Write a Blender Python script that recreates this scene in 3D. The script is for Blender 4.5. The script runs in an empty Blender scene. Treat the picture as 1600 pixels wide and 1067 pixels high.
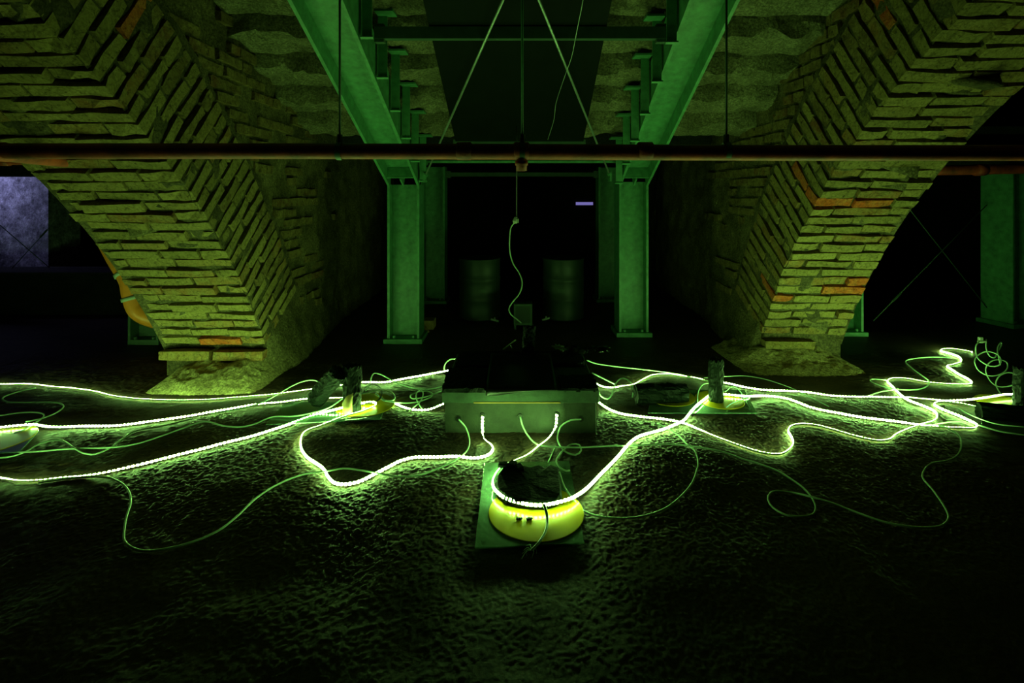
import bpy, bmesh, math, random
import numpy as np
from mathutils import Vector, Matrix

# ------------------------------------------------------------------ camera, world, lights, exposure
FPX, CX, CY, HC = 820.0, 808.0, 300.0, 1.4        # focal length (px of 1600), principal point, eye height
sc = bpy.context.scene
COL = sc.collection
cam_data = bpy.data.cameras.new('camera')
cam_data.sensor_width = 36.0
cam_data.lens = FPX / 1600 * 36.0
cam_data.shift_x = (800 - CX) / 1600
cam_data.shift_y = (CY - 533.5) / 1600
cam_data.clip_start = 0.05
cam = bpy.data.objects.new('camera', cam_data)
COL.objects.link(cam)
cam.location = (0, 0, HC)
cam.rotation_euler = (math.pi / 2, 0, 0)
sc.camera = cam

world = bpy.data.worlds.new('world')
sc.world = world
world.use_nodes = True
world.node_tree.nodes['Background'].inputs[0].default_value = (0.01, 0.03, 0.008, 1)
world.node_tree.nodes['Background'].inputs[1].default_value = 0.0

sc.view_settings.view_transform = 'Standard'
sc.view_settings.look = 'None'
sc.view_settings.gamma = 1.0
sc.view_settings.use_curve_mapping = False
sc.view_settings.exposure = 0.0
sc.cycles.use_denoising = True
sc.cycles.max_bounces = 8
sc.cycles.sample_clamp_indirect = 6.0

LED_COL = (0.38, 1.0, 0.19)
LED_POWER = 150.0

def area_light(name, loc, target, size, power, color):
    l = bpy.data.lights.new(name, 'AREA')
    l.energy = power; l.color = color; l.size = size[0]; l.shape = 'RECTANGLE'; l.size_y = size[1]
    o = bpy.data.objects.new(name, l); COL.objects.link(o)
    o.location = loc
    o.rotation_euler = (Vector(target) - Vector(loc)).to_track_quat('-Z', 'Y').to_euler()
    return o
# cold daylight that falls through a cellar opening in the far left bay
area_light('daylight_left', (-7.45, 6.3, 1.62), (-6.55, 6.75, 1.5), (0.3, 0.3), 5.5, (0.46, 0.46, 1.0)).data.spread = 1.7

random.seed(7)
rng = np.random.default_rng(7)

# ------------------------------------------------------------------ helpers
def tag(o, label=None, cat=None, group=None, kind=None):
    if label: o['label'] = label
    if cat: o['category'] = cat
    if group: o['group'] = group
    if kind: o['kind'] = kind
    return o

def link(name, mesh, m=None, parent=None):
    o = bpy.data.objects.new(name, mesh)
    COL.objects.link(o)
    if m is not None and len(mesh.materials) == 0: mesh.materials.append(m)
    if parent is not None: o.parent = parent
    return o

def empty(name, loc=(0, 0, 0), parent=None):
    o = bpy.data.objects.new(name, None)
    COL.objects.link(o); o.location = loc
    o.empty_display_size = 0.1
    if parent is not None: o.parent = parent
    return o

def mesh_from(name, verts, faces, smooth=False):
    me = bpy.data.meshes.new(name)
    me.from_pydata([tuple(map(float, v)) for v in verts], [], [tuple(map(int, f)) for f in faces])
    if smooth: me.polygons.foreach_set('use_smooth', [True] * len(me.polygons))
    me.update()
    return me

class MB:
    def __init__(self): self.v = []; self.f = []
    def add(self, verts, faces):
        b = len(self.v); self.v += [tuple(p) for p in verts]; self.f += [tuple(i + b for i in q) for q in faces]
    def box(self, c, s, M=None):
        x, y, z = s[0] / 2, s[1] / 2, s[2] / 2
        vs = [Vector(p) for p in ((-x,-y,-z),(x,-y,-z),(x,y,-z),(-x,y,-z),(-x,-y,z),(x,-y,z),(x,y,z),(-x,y,z))]
        if M is not None: vs = [M @ p for p in vs]
        self.add([p + Vector(c) for p in vs], [(3,2,1,0),(4,5,6,7),(0,1,5,4),(1,2,6,5),(2,3,7,6),(3,0,4,7)])
    def prism(self, poly, o, u, v, w, length):
        """poly: 2-D points in (u, v); extruded along w."""
        o, u, v, w = Vector(o), Vector(u), Vector(v), Vector(w)
        n = len(poly)
        a = [o + u * p[0] + v * p[1] for p in poly]
        self.add(a + [p + w * length for p in a],
                 [tuple(range(n))[::-1], tuple(range(n, 2 * n))] + [(i, (i + 1) % n, n + (i + 1) % n, n + i) for i in range(n)])
    def tube(self, pts, r, n=8, cap=True):
        pts = [Vector(p) for p in pts]
        rr = r if hasattr(r, '__len__') else [r] * len(pts)
        b = len(self.v); ref = None
        for i, p in enumerate(pts):
            t = (pts[min(i + 1, len(pts) - 1)] - pts[max(i - 1, 0)]).normalized()
            if ref is None: ref = Vector((0, 0, 1)) if abs(t.z) < 0.9 else Vector((1, 0, 0))
            u = (ref - t * ref.dot(t)).normalized(); w = t.cross(u); ref = u
            for k in range(n):
                a = 2 * math.pi * k / n
                self.v.append(tuple(p + (u * math.cos(a) + w * math.sin(a)) * rr[i]))
        for i in range(len(pts) - 1):
            for k in range(n):
                k2 = (k + 1) % n
                self.f.append((b + i * n + k, b + i * n + k2, b + (i + 1) * n + k2, b + (i + 1) * n + k))
        if cap:
            self.f.append(tuple(b + k for k in range(n))[::-1])
            e = b + (len(pts) - 1) * n
            self.f.append(tuple(e + k for k in range(n)))
    def build(self, name, m, parent=None, smooth=False, bevel=0, fix=True):
        me = mesh_from(name, self.v, self.f, smooth)
        if fix:
            bm = bmesh.new(); bm.from_mesh(me); bmesh.ops.recalc_face_normals(bm, faces=bm.faces)
            if bevel: bmesh.ops.bevel(bm, geom=list(bm.edges), offset=bevel, segments=1, affect='EDGES')
            bm.to_mesh(me); bm.free()
            if smooth: me.polygons.foreach_set('use_smooth', [True] * len(me.polygons))
        return link(name, me, m, parent)

def vnoise(x, y, seed=0):
    """2-D value noise, vectorised, -1..1"""
    xi = np.floor(x).astype(np.int64); yi = np.floor(y).astype(np.int64)
    xf = x - xi; yf = y - yi
    xf = xf * xf * (3 - 2 * xf); yf = yf * yf * (3 - 2 * yf)
    def h(a, b):
        n = (a * 374761393 + b * 668265263 + seed * 974711) & 0x7fffffff
        n = ((n ^ (n >> 13)) * 1274126177) & 0x7fffffff
        return ((n ^ (n >> 16)) & 0xffff) / 32767.5 - 1
    return (h(xi, yi) * (1 - xf) + h(xi + 1, yi) * xf) * (1 - yf) + (h(xi, yi + 1) * (1 - xf) + h(xi + 1, yi + 1) * xf) * yf

def ground(x, y):
    """slow swell of the earth floor"""
    x = np.asarray(x, float); y = np.asarray(y, float)
    return 0.006 * vnoise(x * 2.1, y * 2.1, 3) + 0.003 * vnoise(x * 6.3, y * 6.3, 4)

def W(px, py, d): return Vector(((px - CX) / FPX * d, d, HC - (py - CY) / FPX * d))
def F(px, py, z=0.0):
    d = FPX * (HC - z) / (py - CY)
    return Vector(((px - CX) / FPX * d, d, z))

def spline(P, step=0.02, extra=None):
    """Catmull-Rom through 3-D points (numpy), resampled at about step; extra: per-point values carried along"""
    P = np.array([list(p) for p in P], float)
    X = P if extra is None else np.c_[P, np.asarray(extra, float)]
    X = np.vstack([2 * X[0] - X[1], X, 2 * X[-1] - X[-2]])
    out = []
    for i in range(1, len(X) - 2):
        p0, p1, p2, p3 = X[i-1], X[i], X[i+1], X[i+2]
        k = [max(np.linalg.norm(b[:3] - a[:3]), 1e-5) ** 0.5 for a, b in ((p0, p1), (p1, p2), (p2, p3))]
        t0, t1 = 0, k[0]; t2 = t1 + k[1]; t3 = t2 + k[2]
        n = max(2, int(np.linalg.norm(p2[:3] - p1[:3]) / step * 1.05))
        for j in range(n):
            t = t1 + (t2 - t1) * j / n
            A1 = (t1-t)/(t1-t0)*p0 + (t-t0)/(t1-t0)*p1; A2 = (t2-t)/(t2-t1)*p1 + (t-t1)/(t2-t1)*p2; A3 = (t3-t)/(t3-t2)*p2 + (t-t2)/(t3-t2)*p3
            B1 = (t2-t)/(t2-t0)*A1 + (t-t0)/(t2-t0)*A2; B2 = (t3-t)/(t3-t1)*A2 + (t-t1)/(t3-t1)*A3
            out.append((t2-t)/(t2-t1)*B1 + (t-t1)/(t2-t1)*B2)
    out.append(X[-2])
    return np.array(out)

# ------------------------------------------------------------------ materials
def mat(name):
    m = bpy.data.materials.new(name); m.use_nodes = True
    nt = m.node_tree
    return m, nt, nt.nodes['Principled BSDF']
def nd(nt, t, **kw):
    n = nt.nodes.new(t)
    for k, v in kw.items():
        if k in n.inputs: n.inputs[k].default_value = v
        else: setattr(n, k, v)
    return n
def ramp(nt, stops):
    r = nt.nodes.new('ShaderNodeValToRGB')
    el = r.color_ramp.elements
    while len(el) > len(stops): el.remove(el[-1])
    while len(el) < len(stops): el.new(0.5)
    for e, (p, c) in zip(el, stops): e.position = p; e.color = (*c, 1)
    return r
def coord(nt, kind='Object', scale=(1, 1, 1)):
    c = nt.nodes.new('ShaderNodeTexCoord'); mp = nt.nodes.new('ShaderNodeMapping')
    mp.inputs['Scale'].default_value = scale
    nt.links.new(c.outputs[kind], mp.inputs[0]); return mp.outputs[0]
def geo_pos(nt):
    return nt.nodes.new('ShaderNodeNewGeometry').outputs['Position']
def mix(nt, fac, a, b, mode='MIX'):
    n = nt.nodes.new('ShaderNodeMix'); n.data_type = 'RGBA'; n.blend_type = mode
    for s, v in ((0, fac), (6, a), (7, b)):
        if hasattr(v, 'links'): nt.links.new(v, n.inputs[s])
        elif isinstance(v, (int, float)): n.inputs[s].default_value = v
        else: n.inputs[s].default_value = (*v, 1)
    return n.outputs[2]
def noise(nt, vec, scale, detail=4, rough=0.55):
    n = nd(nt, 'ShaderNodeTexNoise', Scale=scale, Detail=detail, Roughness=rough)
    nt.links.new(vec, n.inputs['Vector']); return n.outputs['Fac']
def bump(nt, bsdf, h, strength, dist):
    b = nd(nt, 'ShaderNodeBump', Strength=strength, Distance=dist)
    nt.links.new(h, b.inputs['Height']); nt.links.new(b.outputs[0], bsdf.inputs['Normal'])

def brick_material(name, stops, dust=(0.36, 0.25, 0.11)):
    m, nt, b = mat(name)
    pos = geo_pos(nt)
    info = nt.nodes.new('ShaderNodeObjectInfo')
    r = ramp(nt, stops); nt.links.new(info.outputs['Random'], r.inputs[0])
    n1 = noise(nt, pos, 14, 6, 0.65); r1 = ramp(nt, [(0.38, (0, 0, 0)), (0.66, (1, 1, 1))]); nt.links.new(n1, r1.inputs[0])
    c = mix(nt, r1.outputs[0], r.outputs[0], dust)
    n2 = noise(nt, pos, 60, 5, 0.7); r2 = ramp(nt, [(0.3, (0.55, 0.5, 0.42)), (0.7, (1.1, 1.1, 1.0))]); nt.links.new(n2, r2.inputs[0])
    c = mix(nt, 0.85, c, r2.outputs[0], 'MULTIPLY')
    # cracks and pits
    wn = nd(nt, 'ShaderNodeTexNoise', Scale=7.0, Detail=3.0); nt.links.new(pos, wn.inputs['Vector'])
    wv = nd(nt, 'ShaderNodeVectorMath', operation='MULTIPLY_ADD'); nt.links.new(wn.outputs['Color'], wv.inputs[0]); wv.inputs[1].default_value = (0.25, 0.25, 0.25); nt.links.new(pos, wv.inputs[2])
    vo = nd(nt, 'ShaderNodeTexVoronoi', feature='DISTANCE_TO_EDGE', Scale=7.5); nt.links.new(wv.outputs[0], vo.inputs['Vector'])
    rc = ramp(nt, [(0.012, (0.22, 0.2, 0.18)), (0.045, (1, 1, 1))]); nt.links.new(vo.outputs['Distance'], rc.inputs[0])
    c = mix(nt, 0.38, c, rc.outputs[0], 'MULTIPLY')
    n4 = noise(nt, pos, 38, 8, 0.75); r4 = ramp(nt, [(0.36, (0.25, 0.24, 0.22)), (0.46, (1, 1, 1)), (0.62, (1.0, 1.0, 1.0)), (0.72, (1.5, 1.5, 1.4))]); nt.links.new(n4, r4.inputs[0])
    c = mix(nt, 0.95, c, r4.outputs[0], 'MULTIPLY')
    nt.links.new(c, b.inputs['Base Color'])
    b.inputs['Roughness'].default_value = 0.9; b.inputs['Specular IOR Level'].default_value = 0.2
    n3 = noise(nt, pos, 45, 8, 0.72)
    bump(nt, b, n3, 1.0, 0.016)
    return m
M = {}
M['brick'] = brick_material('brick_dusty', [(0, (0.34, 0.225, 0.09)), (0.35, (0.44, 0.31, 0.125)), (0.6, (0.25, 0.18, 0.07)), (0.8, (0.39, 0.225, 0.085)), (1, (0.33, 0.14, 0.05))])
M['brick_red'] = brick_material('brick_red', [(0, (0.62, 0.085, 0.015)), (1, (0.66, 0.13, 0.03))], (0.62, 0.20, 0.06))
M['brick_wall'] = brick_material('brick_sooty', [(0, (0.19, 0.115, 0.05)), (0.5, (0.25, 0.155, 0.07)), (0.8, (0.16, 0.10, 0.045)), (1, (0.26, 0.09, 0.04))])  # darker brown tones, for passage walls and part of the ring sides
def n_links(m): return m.node_tree.links

def rough_material(name, c1, c2, s1=6, s2=60, rough=0.9, bs=0.8, bd=0.02, spec=0.2, bscale=40):
    m, nt, b = mat(name)
    pos = geo_pos(nt)
    r = ramp(nt, [(0.35, c1), (0.65, c2)]); nt.links.new(noise(nt, pos, s1, 6, 0.65), r.inputs[0])
    r2 = ramp(nt, [(0.34, (0.22, 0.22, 0.22)), (0.5, (0.8, 0.8, 0.8)), (0.66, (1.6, 1.6, 1.6))]); nt.links.new(noise(nt, pos, s2, 6, 0.75), r2.inputs[0])
    nt.links.new(mix(nt, 0.9, r.outputs[0], r2.outputs[0], 'MULTIPLY'), b.inputs['Base Color'])
    b.inputs['Roughness'].default_value = rough; b.inputs['Specular IOR Level'].default_value = spec
    bump(nt, b, noise(nt, pos, bscale, 8, 0.7), bs, bd)
    return m
M['mortar'] = rough_material('mortar', (0.07, 0.05, 0.025), (0.16, 0.115, 0.06))
M['plaster'] = rough_material('plaster', (0.13, 0.095, 0.045), (0.30, 0.22, 0.11), s1=5, bs=1.0, bd=0.03)
M['stone'] = rough_material('stone', (0.20, 0.17, 0.10), (0.38, 0.32, 0.20), s1=4, bs=1.0, bd=0.05, bscale=14)
M['mound'] = rough_material('mortar_rubble', (0.34, 0.24, 0.12), (0.48, 0.36, 0.18), s1=9, bs=1.0, bd=0.02, bscale=30)
M['floor'] = rough_material('earth_floor', (0.044, 0.0235, 0.016), (0.092, 0.050, 0.034), s1=7, s2=95, rough=0.62, bs=0.35, bd=0.004, spec=0.4, bscale=110)
M['dark_wall'] = rough_material('dark_wall', (0.02, 0.02, 0.018), (0.04, 0.04, 0.034), s1=3)
M['pale_wall'] = rough_material('pale_plaster', (0.20, 0.20, 0.22), (0.5, 0.49, 0.52), s1=6, s2=14)

def simple(name, col, rough=0.5, metal=0.0, spec=0.5, var=0.25, scale=9, bs=0.15, bd=0.004, bscale=60):
    m, nt, b = mat(name)
    v = coord(nt)
    r = ramp(nt, [(0.3, tuple(c * (1 - var) for c in col)), (0.7, tuple(min(1, c * (1 + var)) for c in col))])
    nt.links.new(noise(nt, v, scale, 6, 0.65), r.inputs[0])
    nt.links.new(r.outputs[0], b.inputs['Base Color'])
    b.inputs['Roughness'].default_value = rough; b.inputs['Metallic'].default_value = metal; b.inputs['Specular IOR Level'].default_value = spec
    bump(nt, b, noise(nt, v, bscale, 5, 0.6), bs, bd)
    return m
M['steel'] = simple('painted_steel', (0.080, 0.25, 0.125), 0.5, var=0.35, scale=16)
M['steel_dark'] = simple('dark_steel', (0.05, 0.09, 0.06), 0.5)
M['slab'] = simple('black_plate', (0.003, 0.0045, 0.003), 0.6, spec=0.08)
M['rust'] = simple('rusty_pipe', (0.32, 0.038, 0.012), 0.6, var=0.8, scale=7, bs=0.4)
M['galv'] = simple('galvanised', (0.35, 0.4, 0.36), 0.4, 0.6)
M['cable'] = simple('white_cable', (0.60, 0.80, 0.62), 0.4, var=0.06)
M['cable_dark'] = simple('black_cable', (0.03, 0.03, 0.03), 0.5)
M['tape'] = simple('strip_backing', (0.5, 0.55, 0.45), 0.45, var=0.05)
M['char'] = simple('charred_wood', (0.0035, 0.0065, 0.004), 0.55, spec=0.12, var=0.5, bs=0.8, bd=0.01, bscale=35)
M['wood'] = simple('pale_wood', (0.5, 0.32, 0.12), 0.7, var=0.3, scale=20)
M['wood_orange'] = simple('orange_wood', (0.6, 0.2, 0.06), 0.7, var=0.3, scale=20)
M['board'] = simple('grey_board', (0.032, 0.06, 0.036), 0.55, var=0.5, scale=12, bs=0.35)
M['box'] = simple('concrete_box', (0.038, 0.044, 0.030), 0.7, var=0.55, scale=7, bs=0.4, bd=0.006)
M['film'] = simple('black_film', (0.008, 0.009, 0.008), 0.3, spec=0.4)
M['orange_pipe'] = simple('orange_pipe', (0.75, 0.21, 0.03), 0.35, var=0.1)
M['drum'] = simple('drum_paint', (0.02, 0.036, 0.024), 0.5, var=0.2)
M['plastic'] = simple('pale_plastic', (0.4, 0.43, 0.38), 0.4)
M['strap_line'] = simple('rust_strip', (0.5, 0.25, 0.06), 0.6)

m, nt, b = mat('yellow_acrylic')
b.inputs['Base Color'].default_value = (0.66, 0.44, 0.012, 1); b.inputs['Specular IOR Level'].default_value = 0.3; b.inputs['Roughness'].default_value = 0.24
b.inputs['Coat Weight'].default_value = 0.12; b.inputs['Coat Roughness'].default_value = 0.06
n1 = noise(nt, coord(nt), 30); bump(nt, b, n1, 0.03, 0.002)
M['acrylic'] = m
m, nt, b = mat('green_glass')
b.inputs['Base Color'].default_value = (0.55, 0.85, 0.65, 1); b.inputs['Roughness'].default_value = 0.12
b.inputs['Transmission Weight'].default_value = 0.75; b.inputs['IOR'].default_value = 1.5
M['glass'] = m

m, nt, b = mat('led_light')
nt.nodes.remove(b)
em = nd(nt, 'ShaderNodeEmission'); em.inputs[0].default_value = (*LED_COL, 1); em.inputs[1].default_value = LED_POWER
nt.links.new(em.outputs[0], nt.nodes['Material Output'].inputs[0])
M['led'] = m
m, nt, b = mat('daylight_pane')
nt.nodes.remove(b)
em = nd(nt, 'ShaderNodeEmission'); em.inputs[0].default_value = (0.30, 0.26, 0.75, 1); em.inputs[1].default_value = 0.55
nt.links.new(em.outputs[0], nt.nodes['Material Output'].inputs[0])
M['daylight'] = m

# ------------------------------------------------------------------ floor
def grid_mesh(name, x0, x1, y0, y1, nx, ny, zf, keep=None):
    xs = np.linspace(x0, x1, nx + 1); ys = np.linspace(y0, y1, ny + 1)
    X, Y = np.meshgrid(xs, ys); Z = zf(X, Y)
    v = np.stack([X.ravel(), Y.ravel(), Z.ravel()], 1)
    i = np.arange(ny)[:, None] * (nx + 1) + np.arange(nx)[None]
    q = np.stack([i, i + 1, i + nx + 2, i + nx + 1], -1).reshape(-1, 4)
    if keep is not None:
        c = v[q].mean(1); q = q[keep(c[:, 0], c[:, 1])]
    me = bpy.data.meshes.new(name)
    me.vertices.add(len(v)); me.vertices.foreach_set('co', v.ravel())
    me.loops.add(len(q) * 4); me.loops.foreach_set('vertex_index', q.ravel())
    me.polygons.add(len(q)); me.polygons.foreach_set('loop_start', np.arange(len(q)) * 4)
    me.polygons.foreach_set('use_smooth', [True] * len(q))
    me.update(calc_edges=True); me.validate()
    return me
def floor_z(X, Y):
    g = ground(X, Y)
    # grain flattened towards the front to keep the foreground dark, full grit farther back
    k = np.clip((Y - 1.7) / 0.6, 0.35, 1)
    g = g + k * (0.0010 * vnoise(X * 46, Y * 46, 11) + 0.0034 * vnoise(X * 103, Y * 103, 12))
    p = vnoise(X * 31, Y * 31, 13); g = g + k * 0.006 * np.clip(p - 0.55, 0, 1)
    q = vnoise(X * 95, Y * 95, 14); g = g + 0.007 * np.clip(q - 0.80, 0, 1)
    return g - 0.005
Z1 = (-2.0, 2.4, 1.5, 3.3)        # finest grain where the lights lie near the camera
Z2 = (-4.3, 4.9, 1.2, 4.6)
def inside(z, e): return lambda x, y: (x > z[0] + e) & (x < z[1] - e) & (y > z[2] + e) & (y < z[3] - e)
floor = link('floor', grid_mesh('floor', *Z1, 820, 340, floor_z), M['floor']); tag(floor, kind='structure')
i1, i2 = inside(Z1, .03), inside(Z2, .05)
link('floor_middle', grid_mesh('floor_middle', *Z2, 900, 340, floor_z, keep=lambda x, y: ~i1(x, y)), M['floor'], floor)
link('floor_surround', grid_mesh('floor_surround', -9, 9, -3, 13, 180, 160, lambda X, Y: ground(X, Y) - 0.005, keep=lambda x, y: ~i2(x, y)), M['floor'], floor)

# ------------------------------------------------------------------ brick meshes
def brick_mesh(L, D, T, seed):
    r = random.Random(seed)
    bm = bmesh.new()
    bmesh.ops.create_grid(bm, x_segments=3, y_segments=2, size=0.5)
    bm.free()
    nx, ny, nz = 3, 2, 1
    idx = {}; v = []; f = []
    def vid(i, j, k):
        key = (i, j, k)
        if key not in idx:
            p = [(i / nx - .5) * L, (j / ny - .5) * D, (k / nz - .5) * T]
            edge = (i in (0, nx)) + (j in (0, ny)) + (k in (0, nz))
            a = 0.010 if edge >= 2 else 0.004
            for ax, s in ((0, i), (1, j), (2, k)):
                n = (nx, ny, nz)[ax]
                if s == 0: p[ax] += r.uniform(0, a)
                elif s == n: p[ax] -= r.uniform(0, a)
                else: p[ax] += r.uniform(-0.012, 0.012)
            idx[key] = len(v); v.append(p)
        return idx[key]
    for i in range(nx):
        for j in range(ny):
            for k, fl in ((0, 1), (nz, 0)):
                q = [vid(i, j, k), vid(i+1, j, k), vid(i+1, j+1, k), vid(i, j+1, k)]; f.append(q[::-1] if fl else q)
    for i in range(nx):
        for k in range(nz):
            for j, fl in ((0, 0), (ny, 1)):
                q = [vid(i, j, k), vid(i+1, j, k), vid(i+1, j, k+1), vid(i, j, k+1)]; f.append(q[::-1] if fl else q)
    for j in range(ny):
        for k in range(nz):
            for i, fl in ((0, 1), (nx, 0)):
                q = [vid(i, j, k), vid(i, j+1, k), vid(i, j+1, k+1), vid(i, j, k+1)]; f.append(q[::-1] if fl else q)
    return mesh_from('brick', v, f)
LB, DB, TB = 0.29, 0.14, 0.073
def brick_set(m, n=10):
    out = []
    for s in range(n):
        me = brick_mesh(LB, DB, TB, s * 17 + hash(m.name) % 97 if False else s * 17 + len(m.name)); me.materials.append(m); out.append(me)
    return out
BR = {k: brick_set(M[k]) for k in ('brick', 'brick_red', 'brick_wall')}

def put_brick(parent, kind, centre, ex, ey, ez, lx, ly, lz, wob=0.02):
    me = random.choice(BR[kind])
    o = bpy.data.objects.new('brick', me); COL.objects.link(o); o.parent = parent
    R = Matrix((ex, ey, ez)).transposed()
    R = R @ Matrix.Rotation(random.gauss(0, wob), 3, 'X') @ Matrix.Rotation(random.gauss(0, wob * .7), 3, 'Z') @ Matrix.Rotation(random.gauss(0, wob * .4), 3, 'Y')
    R = R @ Matrix.Diagonal((lx / LB, ly / DB, lz / TB))
    o.matrix_local = Matrix.Translation(centre) @ R.to_4x4()
    return o

# ------------------------------------------------------------------ the two brick arches
def build_arch(name, sgn, a, w, cy, cz, r, th0, th1, label, reds):
    root = empty(name, (sgn * (a + w / 2), cy + r * math.cos(th0), 0))
    bpy.context.view_layer.update()
    inv = root.matrix_world.inverted()
    tag(root, label, 'arch')
    T = 0.62
    X = Vector((1, 0, 0))
    pitch = 0.0885
    n = int((th1 - th0) * r / pitch)
    off = Vector(root.location)
    for i in range(n):
        th = th0 + (i + 0.5) * pitch / r
        rad = Vector((0, math.cos(th), math.sin(th))); tan = Vector((0, -math.sin(th), math.cos(th)))
        cen = Vector((0, cy, cz))
        # bricks seen on the underside, corner brick first
        x = 0.0; j = 0
        hdr = (i % 2 == 0)
        first = True
        while x < w - 0.03:
            L = random.uniform(0.25, 0.42) if not (first and hdr) else random.uniform(0.15, 0.26)
            if w - x - L < 0.09: L = w - x
            L = min(L, w - x)
            depth = (0.28 if hdr else 0.14) if first else 0.14
            pr = random.uniform(-0.014, 0.010)
            thick = TB + random.uniform(-0.010, 0.010)
            px = sgn * (a + x + L / 2)
            if first: px -= sgn * random.uniform(-0.004, 0.006)
            kind = 'brick_red' if (i, j) in reds else 'brick'
            c = cen + rad * (r + depth / 2 + pr) + X * px
            put_brick(root, kind, c - off, X, rad, tan, L - random.uniform(0.004, 0.016), depth, thick, 0.028)
            x += L; j += 1; first = False
        # bricks seen on the side of the ring
        rho = (0.28 if hdr else 0.14) + 0.012
        while rho < T - 0.05:
            L = random.uniform(0.25, 0.33)
            if T - rho - L < 0.12: L = T - rho
            thick = (TB + random.uniform(-0.007, 0.004)) * (1 + rho / r)
            c = cen + rad * (r + rho + L / 2) + X * sgn * (a + 0.07 - random.uniform(-0.006, 0.007))
            put_brick(root, 'brick_red' if (i, 10 + int(rho / .25)) in reds else ('brick' if random.random() < .6 else 'brick_wall'), c - off, rad, -X, tan, L - random.uniform(0.006, 0.02), 0.14, thick, 0.02)
            rho += L
    # mortar core, closed ring; its two seen faces are uneven, in places flush with the bricks
    mb = MB(); N = 150
    ta, tb = th0 - 0.02, math.radians(112)
    sec = [(r, a + w - .012 - (w - .03) * k / 14) for k in range(15)] + [(r + .012 + (T + .04) * k / 12, a + .018) for k in range(13)] + [(r + T + .05, a + w - .012)]
    K = len(sec)
    for i in range(N + 1):
        t = ta + (tb - ta) * i / N
        cs, sn = math.cos(t), math.sin(t)
        for k, (rr, xx) in enumerate(sec):
            v1 = float(vnoise(np.array(t * r * 9), np.array(xx * 7 + rr * 6), 71)) + .6 * float(vnoise(np.array(t * r * 26), np.array(xx * 21 + rr * 17), 72))
            dd = 0.026 - 0.020 * v1 if i < 100 else 0.03
            dd = min(max(dd, 0.004), 0.05)
            if 0 < k < 15: rr = r + dd
            elif k >= 15 and k < K - 1: xx = a + dd * .8
            if k == 14: xx = a + .02
            mb.v.append((sgn * xx - off.x, cy + rr * cs - off.y, cz + rr * sn - off.z))
    for i in range(N):
        for k in range(K):
            k2 = (k + 1) % K
            mb.f.append((i*K+k, i*K+k2, (i+1)*K+k2, (i+1)*K+k))
    mb.f.append(tuple(range(K))); mb.f.append(tuple(N*K + k for k in range(K))[::-1])
    mb.build('mortar', M['mortar'], root)
    # squat pier and the protruding ledge course below the springing
    yf = cy + r * math.cos(th0); zf = cz + r * math.sin(th0)
    mb = MB(); mb.box((sgn * (a + w / 2) - off.x, yf + 0.40 - off.y, zf / 2 - 0.03), (w - 0.03, 0.70, zf + 0.06))
    mb.build('pier', M['mortar'], root)
    x = 0.0
    lens = [w * .5, w * .5] if sgn < 0 else [w * .62]
    for L in lens:
        put_brick(root, 'brick', Vector((sgn * (a + x + L / 2), yf + 0.05, zf - 0.065)) - off, X, Vector((0, 1, 0)), Vector((0, 0, 1)), L - 0.02, 0.2, 0.075, 0.01)
        x += L
    return root

LA, LW, LCY, LCZ, LR = 1.89, 0.81, -0.589, -2.519, 5.331
RA, RW, RCY, RCZ, RR = 2.04, 0.70, 0.191, -1.878, 4.671
LTH0 = math.atan2(0.235 - LCZ, 3.972 - LCY)
RTH0 = math.atan2(0.205 - RCZ, 4.377 - RCY)
arch_l = build_arch('brick_arch', -1, LA, LW, LCY, LCZ, LR, LTH0, math.radians(70), 'brick arch springing from the mound left of the steel columns, pale violet wall behind it',
                    {(0, 1), (26, 11)})
arch_r = build_arch('brick_arch', 1, RA, RW, RCY, RCZ, RR, RTH0, math.radians(72), 'brick arch with several red bricks, springing right of the steel columns',
                    {(5, 1), (6, 2), (7, 3), (15, 0), (15, 1), (15, 10), (17, 3), (28, 11), (4, 0)})

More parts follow.
